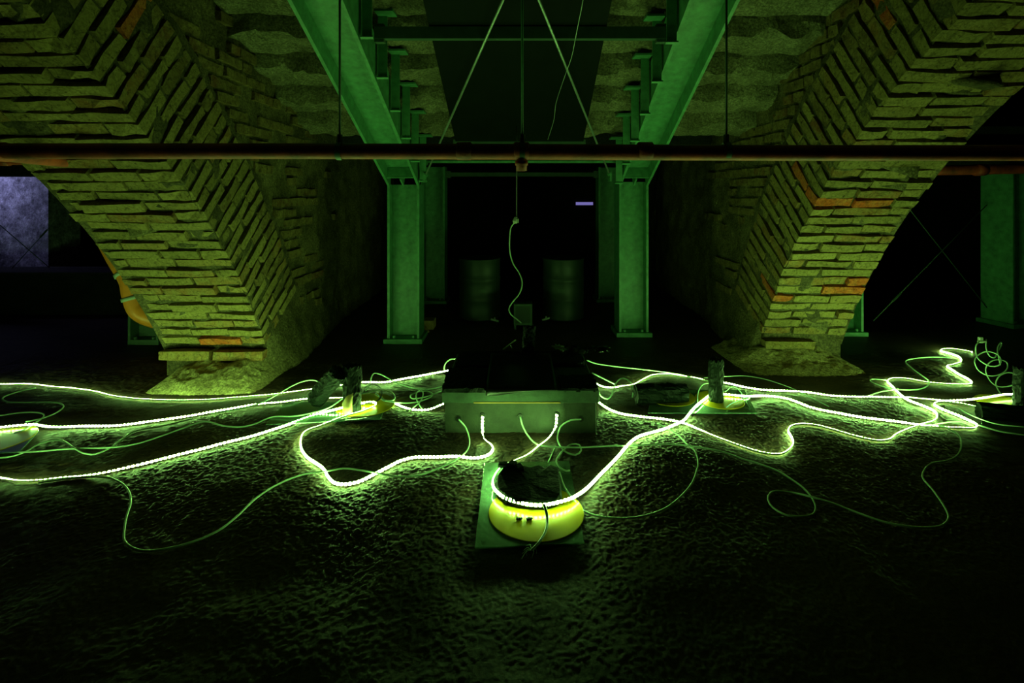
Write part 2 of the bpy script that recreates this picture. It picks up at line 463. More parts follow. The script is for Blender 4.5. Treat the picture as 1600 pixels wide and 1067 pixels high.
# ------------------------------------------------------------------ passage walls beside the arches
def passage_wall(name, sgn, a, w, cy, cz, r, y1):
    ny, nz = 190, 84
    y0, z0, z1 = 0.6, -0.05, 3.6
    def make(Y, Z):
        return 0.040 + 0.018 * vnoise(Y * 7, Z * 7, 21 + sgn) + 0.009 * vnoise(Y * 19, Z * 19, 22 + sgn) + 0.005 * vnoise(Y * 41, Z * 41, 23)
    ys = np.linspace(y0, y1, ny + 1); zs = np.linspace(z0, z1, nz + 1)
    Y, Z = np.meshgrid(ys, zs)
    # splayed foot of lime mortar near the springing
    foot = 0.16 * np.clip(1 - Z / 0.5, 0, 1) ** 1.5 * np.clip(1 - np.abs(Y - (cy + r * 0.87 + .4)) / 1.3, 0, 1)
    D = make(Y, Z) - foot
    V = np.stack([sgn * (a + D).ravel(), Y.ravel(), Z.ravel()], 1)
    q = []
    for i in range(nz):
        for j in range(ny):
            b = i * (ny + 1) + j
            c = V[[b, b + 1, b + ny + 2, b + ny + 1]].mean(0)
            rho = math.hypot(c[1] - cy, c[2] - cz)
            if rho < r + 0.10 and c[1] < cy + r * math.cos(math.asin(min(1, (0.25 - cz) / r))) + 0.05: continue
            q.append((b, b + 1, b + ny + 2, b + ny + 1))
    me = mesh_from(name, V, q, True)
    o = link(name, me, M['plaster']); tag(o, kind='structure')
    s = o.modifiers.new('thickness', 'SOLIDIFY'); s.thickness = 0.5; s.offset = 1 if sgn > 0 else -1
    # make sure the wall grows away from the passage
    if (me.polygons[0].normal.x > 0) == (sgn > 0): s.offset = 1
    else: s.offset = -1
    # bricks that show in the wall
    n = 0
    zz = 0.35
    row = 0
    while zz < 2.75:
        y = cy + math.sqrt(max(0.01, (r + 0.63) ** 2 - (zz - cz) ** 2)) + random.uniform(0.02, 0.1)
        yend = min(y + random.uniform(1.0, 1.9), 6.6) if zz > 1.1 else y + random.uniform(0.2, 0.7)
        while y < yend:
            L = random.choice((0.29, 0.29, 0.14)) + random.uniform(-0.02, 0.02)
            away = (y + L / 2 - (cy + math.sqrt(max(0.01, (r + 0.63) ** 2 - (zz - cz) ** 2)))) / 1.6
            p = 0.9 - 0.55 * away if zz > 1.75 else 0.42 - 0.25 * away
            if random.random() < p and n < 280:
                put_brick(o, 'brick_red' if random.random() < 0.02 else 'brick_wall', Vector((sgn * (a + 0.08 - random.uniform(-0.012, 0.008)), y + L / 2, zz)), Vector((0, 1, 0)), Vector((-1, 0, 0)), Vector((0, 0, 1)), L - 0.015, 0.14, TB + random.uniform(-.006, .004), 0.015)
                n += 1
            y += L
        zz += 0.0875; row += 1
    return o
wall_left = passage_wall('wall_left', -1, LA, LW, LCY, LCZ, LR, 8.2)
wall_right = passage_wall('wall_right', 1, RA, RW, RCY, RCZ, RR, 8.4)

# outer shell of the cellar
def slab(name, c, s, m, kind='structure'):
    mb = MB(); mb.box(c, s); o = mb.build(name, M[m]); tag(o, kind=kind); return o
slab('wall_back', (0, 12.3, 1.5), (17.6, 0.3, 3.2), 'dark_wall')
slab('wall_outer_left', (-8.9, 5.0, 1.5), (0.3, 15.5, 3.4), 'dark_wall')
slab('wall_outer_right', (8.9, 5.0, 1.5), (0.3, 15.5, 3.4), 'dark_wall')
slab('wall_rear', (0, -2.9, 1.8), (17.6, 0.3, 4.2), 'dark_wall')
slab('ceiling', (0, 9.0, 2.0), (17.6, 6.8, 0.2), 'dark_wall')
slab('ceiling_left_bay', (-5.75, 1.3, 3.2), (6.1, 8.6, 0.2), 'dark_wall')
slab('ceiling_right_bay', (5.85, 1.3, 3.2), (6.0, 8.6, 0.2), 'dark_wall')
slab('ceiling_top', (0.05, 1.4, 4.9), (5.6, 8.8, 0.2), 'dark_wall')
slab('beam_left_bay', (-5.4, 5.75, 1.78), (5.4, 0.3, 0.42), 'dark_wall')
slab('beam_right_bay', (5.4, 5.75, 1.82), (5.4, 0.3, 0.40), 'dark_wall')

# ------------------------------------------------------------------ mounds of mortar at the feet
def mound(name, x0, x1, y0, y1, h, label, seed, peak=0.62):
    nx, ny = 90, 60
    def zf(X, Y):
        u = (X - x0) / (x1 - x0); v = (Y - y0) / (y1 - y0)
        e = np.clip(1 - ((np.abs(u - .5) * 2) ** 2.6), 0, 1) * np.clip(np.sin(np.clip(v, 0, 1) * math.pi * .5) * 1.25, 0, 1)
        e = np.clip(e * (1 + 0.35 * vnoise(X * 6, Y * 6, seed) * (e < .95)), 0, 1.1)
        z = h * np.clip(e, 0, 1.1) ** 0.8
        return z + (0.010 * vnoise(X * 24, Y * 24, seed + 1) + 0.006 * vnoise(X * 55, Y * 55, seed + 2)) * np.clip(e * 3, 0, 1) - 0.012
    me = grid_mesh(name, x0, x1, y0, y1, nx, ny, zf)
    o = link(name, me, M['mound'])
    tag(o, label, 'rubble'); return o
mound('mortar_mound', -2.62, -1.80, 3.62, 4.35, 0.20, 'heap of pale crumbled mortar at the foot of the arch with the violet wall behind', 31)
mound('mortar_mound', 1.75, 2.74, 4.0, 4.75, 0.125, 'heap of crumbled mortar at the foot of the arch with red bricks', 41)

# ------------------------------------------------------------------ steel frames
def h_section(hx, bw, tf=0.022, tw=0.014):
    """H section: height hx along u, flange width bw along v"""
    a, b = hx / 2, bw / 2
    return [(-a, -b), (-a + tf, -b), (-a + tf, -tw/2), (a - tf, -tw/2), (a - tf, -b), (a, -b), (a, b), (a - tf, b), (a - tf, tw/2), (-a + tf, tw/2), (-a + tf, b), (-a, b)]
def column(name, x, yf, ztop, hx, bw, label, group='steel columns', plate=0.06, rot=0, m='steel'):
    root = empty(name, (x, yf + bw / 2, 0)); tag(root, label, 'column', group)
    root.rotation_euler.z = rot
    mb = MB(); mb.prism(h_section(hx, bw), (0, 0, 0.035), (1, 0, 0), (0, 1, 0), (0, 0, 1), ztop - 0.035)
    mb.build('profile', M[m], root, bevel=0)
    mb = MB(); mb.box((0, 0, 0.012), (hx + plate, bw + plate, 0.05)); bp = mb.build('base_plate', M[m], root, bevel=0.003)
    for sx in (-1, 1):
        mb = MB(); mb.tube([(sx * hx * .3, -bw * .42, 0.03), (sx * hx * .3, -bw * .42, 0.06)], 0.014, 6); mb.build('bolt', M[m], bp)
    return root
DL, DR = 4.885, 5.10
XL, XR = -1.06, 1.135
col_l = column('steel_column', XL, DL, 1.47, 0.298, 0.26, 'green-lit steel column carrying the sloping beam beside the left arch')
col_r = column('steel_column', XR, DR, 1.50, 0.285, 0.26, 'steel column with speckled wet web carrying the sloping beam beside the right arch')
column('steel_column', -1.06, 6.6, 1.72, 0.298, 0.26, 'dim steel column standing behind the one beside the left arch')
column('steel_column', 1.19, 6.7, 1.72, 0.298, 0.26, 'dim steel column standing behind the one beside the right arch')
column('steel_column', 3.24, 5.12, 1.7, 0.28, 0.24, 'steel column half hidden behind the foot of the right arch')
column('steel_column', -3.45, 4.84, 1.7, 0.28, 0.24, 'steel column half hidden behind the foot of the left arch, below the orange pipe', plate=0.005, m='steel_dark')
column('steel_column', 5.24, 5.45, 1.62, 0.34, 0.30, 'broad steel column near the cable coil in the right-hand bay', rot=0.25)
column('steel_column', 5.85, 5.75, 1.62, 0.34, 0.30, 'steel column behind the broad column of the right-hand bay', rot=0.25)

slope = 0.4695
dvec = Vector((-0.0122, -1.0, slope)).normalized()
def stringer(x, yf, z, hx, label):
    root = empty('sloping_beam', (x, yf, z)); tag(root, label, 'beam', 'sloping steel beams under the stair')
    u = Vector((1, 0, 0)); u = (u - dvec * u.dot(dvec)).normalized()
    v = u.cross(dvec)
    if v.z < 0: v = -v
    bw = 0.26
    mb = MB(); mb.prism(h_section(hx, bw), v * (bw / 2) - dvec * 0.02, u, v, dvec, 6.2)
    mb.build('profile', M['steel'], root)
    mb = MB()  # stiffener plate and rib in the knee
    mb.prism([(-hx/2 + .02, .012), (hx/2 - .02, .012), (hx/2 - .02, bw/2), (-hx/2 + .02, bw/2)], dvec * 0.13, u, v, dvec, 0.012)
    mb.build('stiffener_plate', M['steel'], root)
    mb = MB(); mb.prism([(-.008, .0), (.008, .0), (.008, bw/2), (-.008, bw/2)], dvec * 0.0, u, v, dvec, 0.13)
    mb.build('stiffener_rib', M['steel'], root)
    for s in (-1, 1):
        mb = MB(); c = u * s * hx * .3 + dvec * .05 + v * (bw / 2 - .02)
        mb.tube([c, c - v * 0.03], 0.016, 6); mb.build('bolt', M['steel'], root)
    return root
stringer(XL, DL, 1.46, 0.298, 'wide green sloping beam rising from the column beside the left arch')
stringer(XR, DR, 1.465, 0.285, 'wide green sloping beam rising from the column beside the right arch')

# stair of stone blocks, seen from underneath
stairs = empty('stone_stair', (0, 4.6, 1.9)); tag(stairs, 'rough stone stair seen from below, resting on brackets between the sloping beams', 'stairs')
off = Vector(stairs.location)
for i in range(-6, 5):
    d = 3.47 + 0.345 * i; z = 4.2 - slope * d
    nx = 110; xs = np.linspace(-1.93, 2.08, nx + 1)
    sec = [(d - 0.325, z + 0.30), (d - 0.322, z + 0.16), (d - 0.31, z + 0.055), (d - 0.24, z + 0.045), (d - 0.16, z + 0.03), (d - 0.08, z + 0.018), (d - 0.005, z), (d + 0.012, z + 0.03), (d + 0.012, z + 0.30)]
    mb = MB()
    for x in xs:
        for k, (yy, zz) in enumerate(sec):
            nn = 0.045 if 1 <= k <= 6 else 0.0
            if k == 6: nn = 0.02
            mb.v.append((x - off.x, yy + 0.02 * float(vnoise(np.array(x * 6 + i * 7.3), np.array(k * 1.7 + i), 51)) * (1 if 0 < k < 8 else 0) - off.y,
                         zz + nn * float(vnoise(np.array(x * 7 + i * 3.1), np.array(k * 0.9 + i * 5), 52)) + nn * .5 * float(vnoise(np.array(x * 23 + i * 3.1), np.array(k * 1.9 + i * 5), 53)) - off.z))
    K = len(sec)
    for a_ in range(nx):
        for k in range(K):
            k2 = (k + 1) % K
            mb.f.append((a_*K + k, a_*K + k2, (a_+1)*K + k2, (a_+1)*K + k))
    mb.f.append(tuple(range(K))); mb.f.append(tuple(nx * K + k for k in range(K))[::-1])
    mb.build('stone_step', M['stone'], stairs, smooth=False)

# step brackets on the inner sides of the beams
def bracket(x, d, sgn, label, group):
    zt = 4.2 - slope * d
    root = empty('step_bracket', (x, d, zt - 0.42)); tag(root, label, 'bracket', group)
    mb = MB(); mb.prism([(-.03, 0), (.03, 0), (.03, .006), (-.024, .006), (-.024, .05), (-.03, .05)] if sgn < 0 else [(-.03, 0), (.03, 0), (.03, .05), (.024, .05), (.024, .006), (-.03, .006)], (0, -.02, 0), (1, 0, 0), (0, 1, 0), (0, 0, 1), 0.40)
    mb.build('post', M['steel'], root)
    mb = MB(); mb.box((-sgn * 0.03, -0.06, 0.405), (0.12, 0.12, 0.014)); mb.build('seat_plate', M['steel'], root)
    mb = MB(); mb.box((0, -0.02, -0.006), (0.075, 0.02, 0.010), Matrix.Rotation(-math.atan(slope), 3, 'X')); mb.build('foot_plate', M['steel'], root)
ords = ['first', 'second', 'third', 'fourth', 'fifth', 'sixth']
for k in range(6):
    d = 4.84 - 0.345 * k
    bracket(-0.865 - 0.0122 * k * .345, d, -1, ords[k] + ' step bracket counted up along the sloping beam beside the left arch', 'step brackets on the left beam')
    bracket(0.945 + 0.0 - 0.0122 * k * .345, d + 0.04, 1, ords[k] + ' step bracket counted up along the sloping beam beside the right arch', 'step brackets on the right beam')

# dark plate under the middle of the stair
pl = empty('soffit_plate', (0.02, 4.6, 1.4 + 2.6 - slope * 4.6)); tag(pl, 'dark smooth plate hung under the middle of the stone stair', 'plate')
mb = MB(); u = Vector((1, 0, 0)); v = u.cross(dvec); v = v if v.z > 0 else -v
mb.prism([(-0.56, 0.0), (0.56, 0.0), (0.56, 0.03), (-0.56, 0.03)], (0, 0, 0), u, v, dvec, 4.2)
mb.build('plate', M['slab'], pl)
mb = MB(); mb.box((0, 0.02, -0.01), (1.16, 0.05, 0.06)); mb.build('edge_angle', M['steel_dark'], pl)

# cross members
def rod(name, a, b, r, m, label=None, cat=None, group=None, n=10):
    a, b = Vector(a), Vector(b)
    root = empty(name, a); tag(root, label, cat, group)
    mb = MB(); mb.tube([Vector((0, 0, 0)), b - a], r, n)
    mb.build('bar', M[m], root, smooth=True)
    return root
def lbar(name, x0, x1, y, z, h, w_, m, label, cat='rail'):
    root = empty(name, ((x0 + x1) / 2, y, z)); tag(root, label, cat)
    L = x1 - x0
    mb = MB(); mb.prism([(0, 0), (w_, 0), (w_, 0.01), (0.01, 0.01), (0.01, h), (0, h)], (-L/2, 0, 0), (0, 1, 0), (0, 0, 1), (1, 0, 0), L)
    mb.build('angle_bar', M[m], root)
    for s in (-1, 1):
        mb = MB(); mb.box((s * (L/2 - .03), 0.03, h / 2), (0.06, 0.05, h + 0.04)); mb.build('end_cleat', M[m], root)
    return root
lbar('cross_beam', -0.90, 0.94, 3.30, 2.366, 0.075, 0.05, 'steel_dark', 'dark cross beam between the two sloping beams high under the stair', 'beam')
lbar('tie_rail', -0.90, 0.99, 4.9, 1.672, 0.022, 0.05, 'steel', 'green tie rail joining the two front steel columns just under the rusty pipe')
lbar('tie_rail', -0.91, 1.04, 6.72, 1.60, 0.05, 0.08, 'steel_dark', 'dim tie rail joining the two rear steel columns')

def tie_rod(p0, p1, label):
    p0, p1 = Vector(p0), Vector(p1)
    root = empty('tie_rod', p0); tag(root, label, 'rod', 'crossed tie rods')
    d = p1 - p0; u = d.normalized()
    mb = MB(); mb.tube([u * 0.05, d], 0.0085, 8); mb.build('rod', M['galv'], root, smooth=True)
    mb = MB(); mb.tube([u * 0.42, u * 0.44, u * 0.53, u * 0.55], [0.009, 0.018, 0.018, 0.009], 8); mb.build('turnbuckle', M['rust'], root, smooth=True)
    mb = MB(); mb.tube([u * -0.02, u * 0.06], 0.02, 6); mb.box((0, 0, -0.01), (0.02, 0.10, 0.09)); mb.build('clevis', M['steel'], root)
p = W(664, 276, 4.86)
q = W(786, 0, 2.95); q = p + (q - p) * 1.5
tie_rod(p, q, 'tie rod anchored at the left front column, rising towards the cross beam')
p = W(953, 274, 4.95)
q = W(842, 0, 2.95); q = p + (q - p) * 1.5
tie_rod(p, q, 'tie rod anchored at the right front column, rising towards the cross beam')

# ------------------------------------------------------------------ rusty pipe with hangers
PD = 2.38
pz = 1.4 + (300 - 236) / FPX * PD
pipe = empty('rusty_pipe', (0, PD, pz)); tag(pipe, 'long rusty red-brown pipe running across the whole view on hangers', 'pipe')
mb = MB(); mb.tube([(-2.32, 0, 0.0), (-1, 0, 0.0), (1.2, 0, -0.008), (3.2, 0, -0.008)], 0.036, 20); mb.build('pipe_run', M['rust'], pipe, smooth=True)
mb = MB(); mb.tube([(-2.32, 0, 0), (-2.42, 0.02, 0), (-2.47, 0.08, 0), (-2.48, 0.2, 0), (-2.48, 0.8, -0.02)], 0.040, 16); mb.build('elbow', M['rust'], pipe, smooth=True)
mb = MB(); mb.tube([(0.02, 0, 0.02), (0.02, 0, -0.09)], 0.024, 14); mb.tube([(0.02, 0, -0.045), (0.02, 0, -0.065)], 0.029, 14); mb.build('tee_branch', M['rust'], pipe, smooth=True)
for xx in (0.02, 0.58, -0.24):
    mb = MB(); mb.tube([(xx - .035, 0, 0), (xx - .03, 0, 0), (xx + .03, 0, 0), (xx + .035, 0, 0)], [0.036, 0.041, 0.041, 0.036], 18); mb.build('coupling', M['rust'], pipe, smooth=True)
def hanger(px, top, label, r=0.0055, m='steel_dark'):
    x = (px - CX) / FPX * PD
    root = empty('pipe_hanger', (x, PD, pz)); tag(root, label, 'hanger', 'pipe hangers')
    mb = MB(); mb.tube([(0, 0, 0.036), (0, 0, top - pz)], r, 8); mb.build('rod', M[m], root, smooth=True)
    mb = MB(); mb.tube([(-.012, 0, 0), (.012, 0, 0)], 0.0415, 18, cap=False)
    mb.build('clamp', M['steel_dark'], root, smooth=True)
    mb = MB(); mb.tube([(0, 0, 0.03), (0, 0, 0.075)], 0.013, 6); mb.build('nut', M['steel_dark'], root)
hanger(531, 2.9, 'thin black hanger rod holding the rusty pipe in front of the left sloping beam')
hanger(1135, 2.9, 'thin black hanger rod holding the rusty pipe in front of the right sloping beam')
hanger(816, 2.9, 'faint teal hanger rod holding the rusty pipe at its middle fitting', 0.005, 'steel')

# second pipe in the side bays
mb = MB(); sp = empty('red_pipe', (3.4, 5.2, 1.62)); tag(sp, 'dull red pipe under the ceiling of the right-hand bay', 'pipe')
mb.tube([(0, 0, -0.02), (3.5, 0.2, 0.05)], 0.05, 14); mb.build('pipe_run', M['rust'], sp, smooth=True)
mb = MB(); mb.tube([(1.2, 0.07, 0), (1.3, 0.075, 0.004)], 0.06, 14); mb.build('coupling', M['rust'], sp, smooth=True)
mb = MB(); sp = empty('brown_pipe', (-2.6, 3.4, 1.60)); tag(sp, 'short brown pipe behind the elbow of the long rusty pipe', 'pipe')
mb.tube([(-1.2, 0.0, 0.01), (-.12, 0.0, 0.0)], 0.030, 14); mb.build('pipe_run', M['rust'], sp, smooth=True)
mb = MB(); mb.tube([(-.75, 0, 0.006), (-.69, 0, 0.005)], 0.036, 14); mb.build('coupling', M['rust'], sp, smooth=True)

# ------------------------------------------------------------------ far bays
pier = slab('wall_pale_pier', (-7.08, 7.0, 0.95), (2.1, 0.5, 2.0), 'pale_wall')
bench = empty('masonry_ledge', (-5.2, 6.2, 0)); tag(bench, 'low dark masonry ledge in front of the violet-lit wall', 'ledge')
mb = MB(); mb.box((0, 0, 0.22), (5.2, 0.4, 0.46)); mb.build('ledge_body', M['dark_wall'], bench, bevel=0.01)
mb = MB(); mb.box((0, -0.02, 0.47), (5.3, 0.46, 0.04)); mb.build('ledge_top', M['dark_wall'], bench, bevel=0.006)
def brace(p, q, label):
    r = rod('brace_rod', p, q, 0.005, 'steel_dark', label, 'brace', 'crossed brace rods', 6)
    mb = MB(); d = (Vector(q) - Vector(p)).normalized(); mb.tube([d * .3, d * .42], 0.011, 6); mb.build('turnbuckle', M['steel_dark'], r)
brace(W(-60, 300, 6.3), W(85, 425, 6.3), 'brace rod falling towards the ledge in front of the violet wall')
brace(W(100, 330, 6.25), W(0, 440, 6.25), 'brace rod rising towards the left arch in front of the violet wall')
brace(W(1365, 501, 5.3), W(1542, 320, 5.6), 'pale brace rod rising towards the broad column of the right-hand bay')
brace(W(1370, 262, 5.3), W(1543, 482, 5.65), 'faint brace rod falling towards the broad column of the right-hand bay')
op = empty('orange_pipe', W(206, 460, 4.55)); tag(op, 'curved orange drain pipe with banded joints peeking out behind the left arch', 'pipe')
pts = [Vector(W(a, b_, 4.55)) - Vector(op.location) for a, b_ in ((168, 372), (184, 402), (204, 438), (209, 462), (218, 484), (246, 497), (300, 500), (325, 500))]
s = spline(pts, 0.03); mb = MB(); mb.tube(s, 0.088, 14); mb.build('pipe_run', M['orange_pipe'], op, smooth=True)
for k in (0.26, 0.42):
    i = int(len(s) * k); mb = MB(); mb.tube([s[i], s[i] + (s[i+1] - s[i]) * .9], 0.098, 14); mb.build('joint_band', M['plastic'], op, smooth=True)
def drum(x, d, label):
    root = empty('oil_drum', (x, d, 0)); tag(root, label, 'drum', 'drums at the back of the passage')
    mb = MB(); prof = [(0.225, 0), (0.235, .01), (0.235, .02), (0.228, .03), (0.228, .21), (0.236, .225), (0.228, .24), (0.228, .42), (0.236, .435), (0.228, .45), (0.228, .64), (0.235, .65), (0.235, .665), (0.222, .665), (0.22, .65)]
    n = 40
    for r_, z in prof:
        for k in range(n): mb.v.append((r_ * math.cos(2*math.pi*k/n), r_ * math.sin(2*math.pi*k/n), z))
    for i in range(len(prof) - 1):
        for k in range(n): mb.f.append((i*n+k, i*n+(k+1)%n, (i+1)*n+(k+1)%n, (i+1)*n+k))
    mb.f.append(tuple((len(prof)-1)*n+k for k in range(n))); mb.f.append(tuple(range(n))[::-1])
    shell = mb.build('drum_shell', M['drum'], root, smooth=True)
    mb = MB(); mb.tube([(0.1, 0.05, .64), (0.1, 0.05, .668)], 0.03, 10); mb.build('bung', M['drum'], shell)
    mb = MB()
    sx = 1 if x < 0 else -1
    for t in range(7):
        a0 = -math.pi/2 + sx * (0.0 + t * .06)
        mb.v += [(0.231 * math.cos(a0), 0.231 * math.sin(a0), .31), (0.231 * math.cos(a0), 0.231 * math.sin(a0), .345)]
    mb.f += [(2*t, 2*t+2, 2*t+3, 2*t+1) for t in range(6)]
    mb.build('paper_label', M['board'], shell)
drum(-0.42, 5.9, 'dark drum at the back of the passage nearer the left arch')
drum(0.52, 5.9, 'dark drum at the back of the passage nearer the right arch')
win = empty('window_1', W(913, 318, 12.1)); tag(win, kind='structure')
mb = MB(); mb.box((0, 0, 0), (0.40, 0.02, 0.075)); mb.build('pane', M['daylight'], win)
mb = MB()
for k in (-1, 1): mb.box((0, -.01, k * .045), (0.46, 0.05, 0.02)); mb.box((k * .215, -.01, 0), (0.03, 0.05, 0.09))
mb.build('window_frame', M['dark_wall'], win)
for sx, px, py in ((-1, 773, 497), (1, 853, 495)):  # added bar and bolt stand in for bright glints at the drum feet
    c = F(px, py + 2, 0.02); root = empty('floor_lug', (c.x, c.y, 0)); tag(root, 'pale bar added as a lug on the floor before the drum nearer the ' + ('left arch' if sx < 0 else 'right arch'), 'lug', 'glints before the drums')
    mb = MB(); mb.box((0, 0, 0.012), (0.09, 0.02, 0.02), Matrix.Rotation(-sx * .25, 3, 'Y')); mb.build('lug_bar', M['galv'], root)
    mb = MB(); mb.tube([(0, 0, 0), (0, 0, 0.04)], 0.01, 6); mb.build('bolt', M['galv'], root)
bs = empty('wooden_offcut', (F(671, 512).x, F(671, 512).y, 0)); tag(bs, 'pale wooden block leaning beside the foot of the left front column', 'block')
mb = MB(); mb.box((0, 0, 0.045), (0.11, 0.16, 0.09)); mb.build('block', M['wood'], bs, bevel=0.004)
mb = MB(); mb.box((-0.05, -0.10, 0.05), (0.03, 0.25, 0.03), Matrix.Rotation(.6, 3, 'Z') @ Matrix.Rotation(.4, 3, 'X')); mb.build('batten', M['wood'], bs)

# stand with small case behind the box
st = empty('case_stand', (F(817, 512).x, F(817, 512).y, 0)); tag(st, 'small dark case on a low stand behind the black-topped box', 'case')
mb = MB(); mb.box((0, 0, 0.15), (0.19, 0.14, 0.22)); mb.build('case_body', M['steel_dark'], st, bevel=0.006)
mb = MB(); mb.box((0, -0.072, 0.15), (0.15, 0.006, 0.17)); mb.build('case_front', M['drum'], st)
for s in (-1, 1):
    for t in (-1, 1):
        mb = MB(); mb.box((s * .08, t * .055, .02), (.02, .02, .05)); mb.build('leg', M['steel_dark'], st)

# ------------------------------------------------------------------ box in the middle with black top
bx = empty('cable_box', (0.02, 3.05, 0)); tag(bx, 'grey-green plinth box in the middle with cable holes along its front', 'box')
mb = MB(); mb.box((0, 0.34, 0.088), (0.885, 0.66, 0.20)); body = mb.build('box_body', M['box'], bx, bevel=0.006)
mb = MB(); mb.box((0, 0.335, 0.218), (0.89, 0.69, 0.064)); mb.build('top_board', M['board'], bx, bevel=0.003)
mb = MB(); mb.box((0, -0.022, 0.224), (0.905, 0.022, 0.074)); mb.build('front_batten', M['board'], bx, bevel=0.003)
mb = MB(); mb.box((-0.02, -0.034, 0.189), (0.50, 0.004, 0.006)); mb.build('rust_strip', M['strap_line'], bx)
HOLES = [(716, 655), (754, 650), (813, 652), (870, 649), (908, 655)]
for (px, py) in HOLES:
    c = W(px, py, 3.05) - Vector(bx.location)
    mb = MB(); mb.tube([(c.x, 0.004 , c.z), (c.x, 0.018, c.z)], 0.017, 12); mb.build('grommet', M['film'], body)
tops = [  # black film and boards lying on the box: (pixel corner list at height z) as real slabs
    ('tar_board', -0.455, -0.21, -0.045, 0.32, 0.262, 0.024, 'short black tarred board at the near left corner on the box top', 'board'),
    ('tar_board', 0.235, 0.45, -0.03, 0.20, 0.260, 0.018, 'short black tarred board at the near right corner on the box top', 'board'),
    ('tar_board', -0.42, 0.00, 0.36, 0.66, 0.263, 0.024, 'black tarred board across the back half of the box top, beside the small log', 'board'),
    ('tar_board', 0.06, 0.42, 0.40, 0.66, 0.264, 0.026, 'black tarred board under the crumpled scraps on the box top', 'board'),
]
for nm, x0, x1, y0, y1, z, t, lab, cat in tops:
    root = empty(nm, (0.02 + (x0 + x1) / 2, 3.05 + (y0 + y1) / 2, z)); tag(root, lab, cat, 'black boards on the box')
    mb = MB(); nx, ny = 10, 8
    hw, hd = (x1 - x0) / 2, (y1 - y0) / 2
    for zz in (-t / 2, t / 2):
        for j in range(ny + 1):
            for i in range(nx + 1):
                mb.v.append((-hw + 2 * hw * i / nx + random.uniform(-.006, .006), -hd + 2 * hd * j / ny + random.uniform(-.006, .006), zz + (random.uniform(-.004, .006) if zz > 0 else 0)))
    n1 = (nx + 1) * (ny + 1)
    for j in range(ny):
        for i in range(nx):
            q_ = j * (nx + 1) + i
            mb.f.append((q_, q_ + 1, q_ + nx + 2, q_ + nx + 1)); mb.f.append((n1 + q_, n1 + q_ + 1, n1 + q_ + nx + 2, n1 + q_ + nx + 1))
    per = [i for i in range(nx + 1)] + [j * (nx + 1) + nx for j in range(1, ny + 1)] + [ny * (nx + 1) + i for i in range(nx - 1, -1, -1)] + [j * (nx + 1) for j in range(ny - 1, 0, -1)]
    for a_, b_ in zip(per, per[1:] + per[:1]): mb.f.append((a_, b_, n1 + b_, n1 + a_))
    mb.build('board', M['char'], root)
# black sheet draped between the boards, its near hem slanting
sh = empty('black_sheet', (0.03, 3.35, 0.29)); tag(sh, 'black sheet draped over the middle of the box top with a slanting hem', 'sheet')
mb = MB(); nx, ny = 24, 18
for j in range(ny + 1):
    for i in range(nx + 1):
        u_ = i / nx; v_ = j / ny
        x = -0.20 + 0.41 * u_
        ynear = 3.011
        y = ynear + (3.62 - ynear) * v_ - (0.001 if v_ < .02 else 0)
        if j == 1: y = ynear + 0.004
        z = 0.268 + 0.004 * float(vnoise(np.array(u_ * 5), np.array(v_ * 5), 61)) + (0.02 if v_ > .6 else 0.02 * v_ / .6) - ((0.036 * max(0, 1 - u_ * 1.5) + .004) if v_ < .02 else 0)
        mb.v.append((x + 0.02 - 0.03, y - 3.35, z - 0.29))
for j in range(ny):
    for i in range(nx):
        q_ = j * (nx + 1) + i; mb.f.append((q_, q_ + 1, q_ + nx + 2, q_ + nx + 1))
o = mb.build('sheet', M['film'], sh, smooth=True, fix=False); md = o.modifiers.new('t', 'SOLIDIFY'); md.thickness = 0.003
# crumpled scraps at the far right corner, glinting
scr = empty('crumpled_scraps', (0.45, 3.66, 0.275)); tag(scr, 'crumpled glinting film scraps at the far right corner of the box top', 'scraps')
for k in range(5):
    mb = MB(); r_ = random.Random(k + 5)
    nx = 6
    for j in range(nx + 1):
        for i in range(nx + 1):
            mb.v.append(((i / nx - .5) * .12 + r_.uniform(-.01, .01), (j / nx - .5) * .08 + r_.uniform(-.01, .01), .015 + r_.uniform(0, .03)))
    for j in range(nx):
        for i in range(nx):
            q_ = j * (nx + 1) + i; mb.f.append((q_, q_ + 1, q_ + nx + 2, q_ + nx + 1))
    o = mb.build('scrap', M['galv'] if k == 0 else M['film'], scr, fix=False); o.location = ((-.14 + .07 * k), r_.uniform(-.03, .03), r_.uniform(-.004, .01)); o.rotation_euler.z = r_.uniform(0, 3)
stick = empty('pale_splinter', W(786, 546, 3.68)); tag(stick, 'thin pale forked splinter lying at the back edge of the box top', 'splinter')
o_ = Vector(stick.location)
mb = MB(); mb.tube([Vector((0, 0, 0)), W(806, 531, 3.68) - o_], 0.005, 6); mb.build('splinter', M['cable'], stick)
mb = MB(); mb.tube([W(797, 537, 3.68) - o_, W(800, 544, 3.68) - o_], 0.003, 6); mb.build('twig', M['cable'], stick)

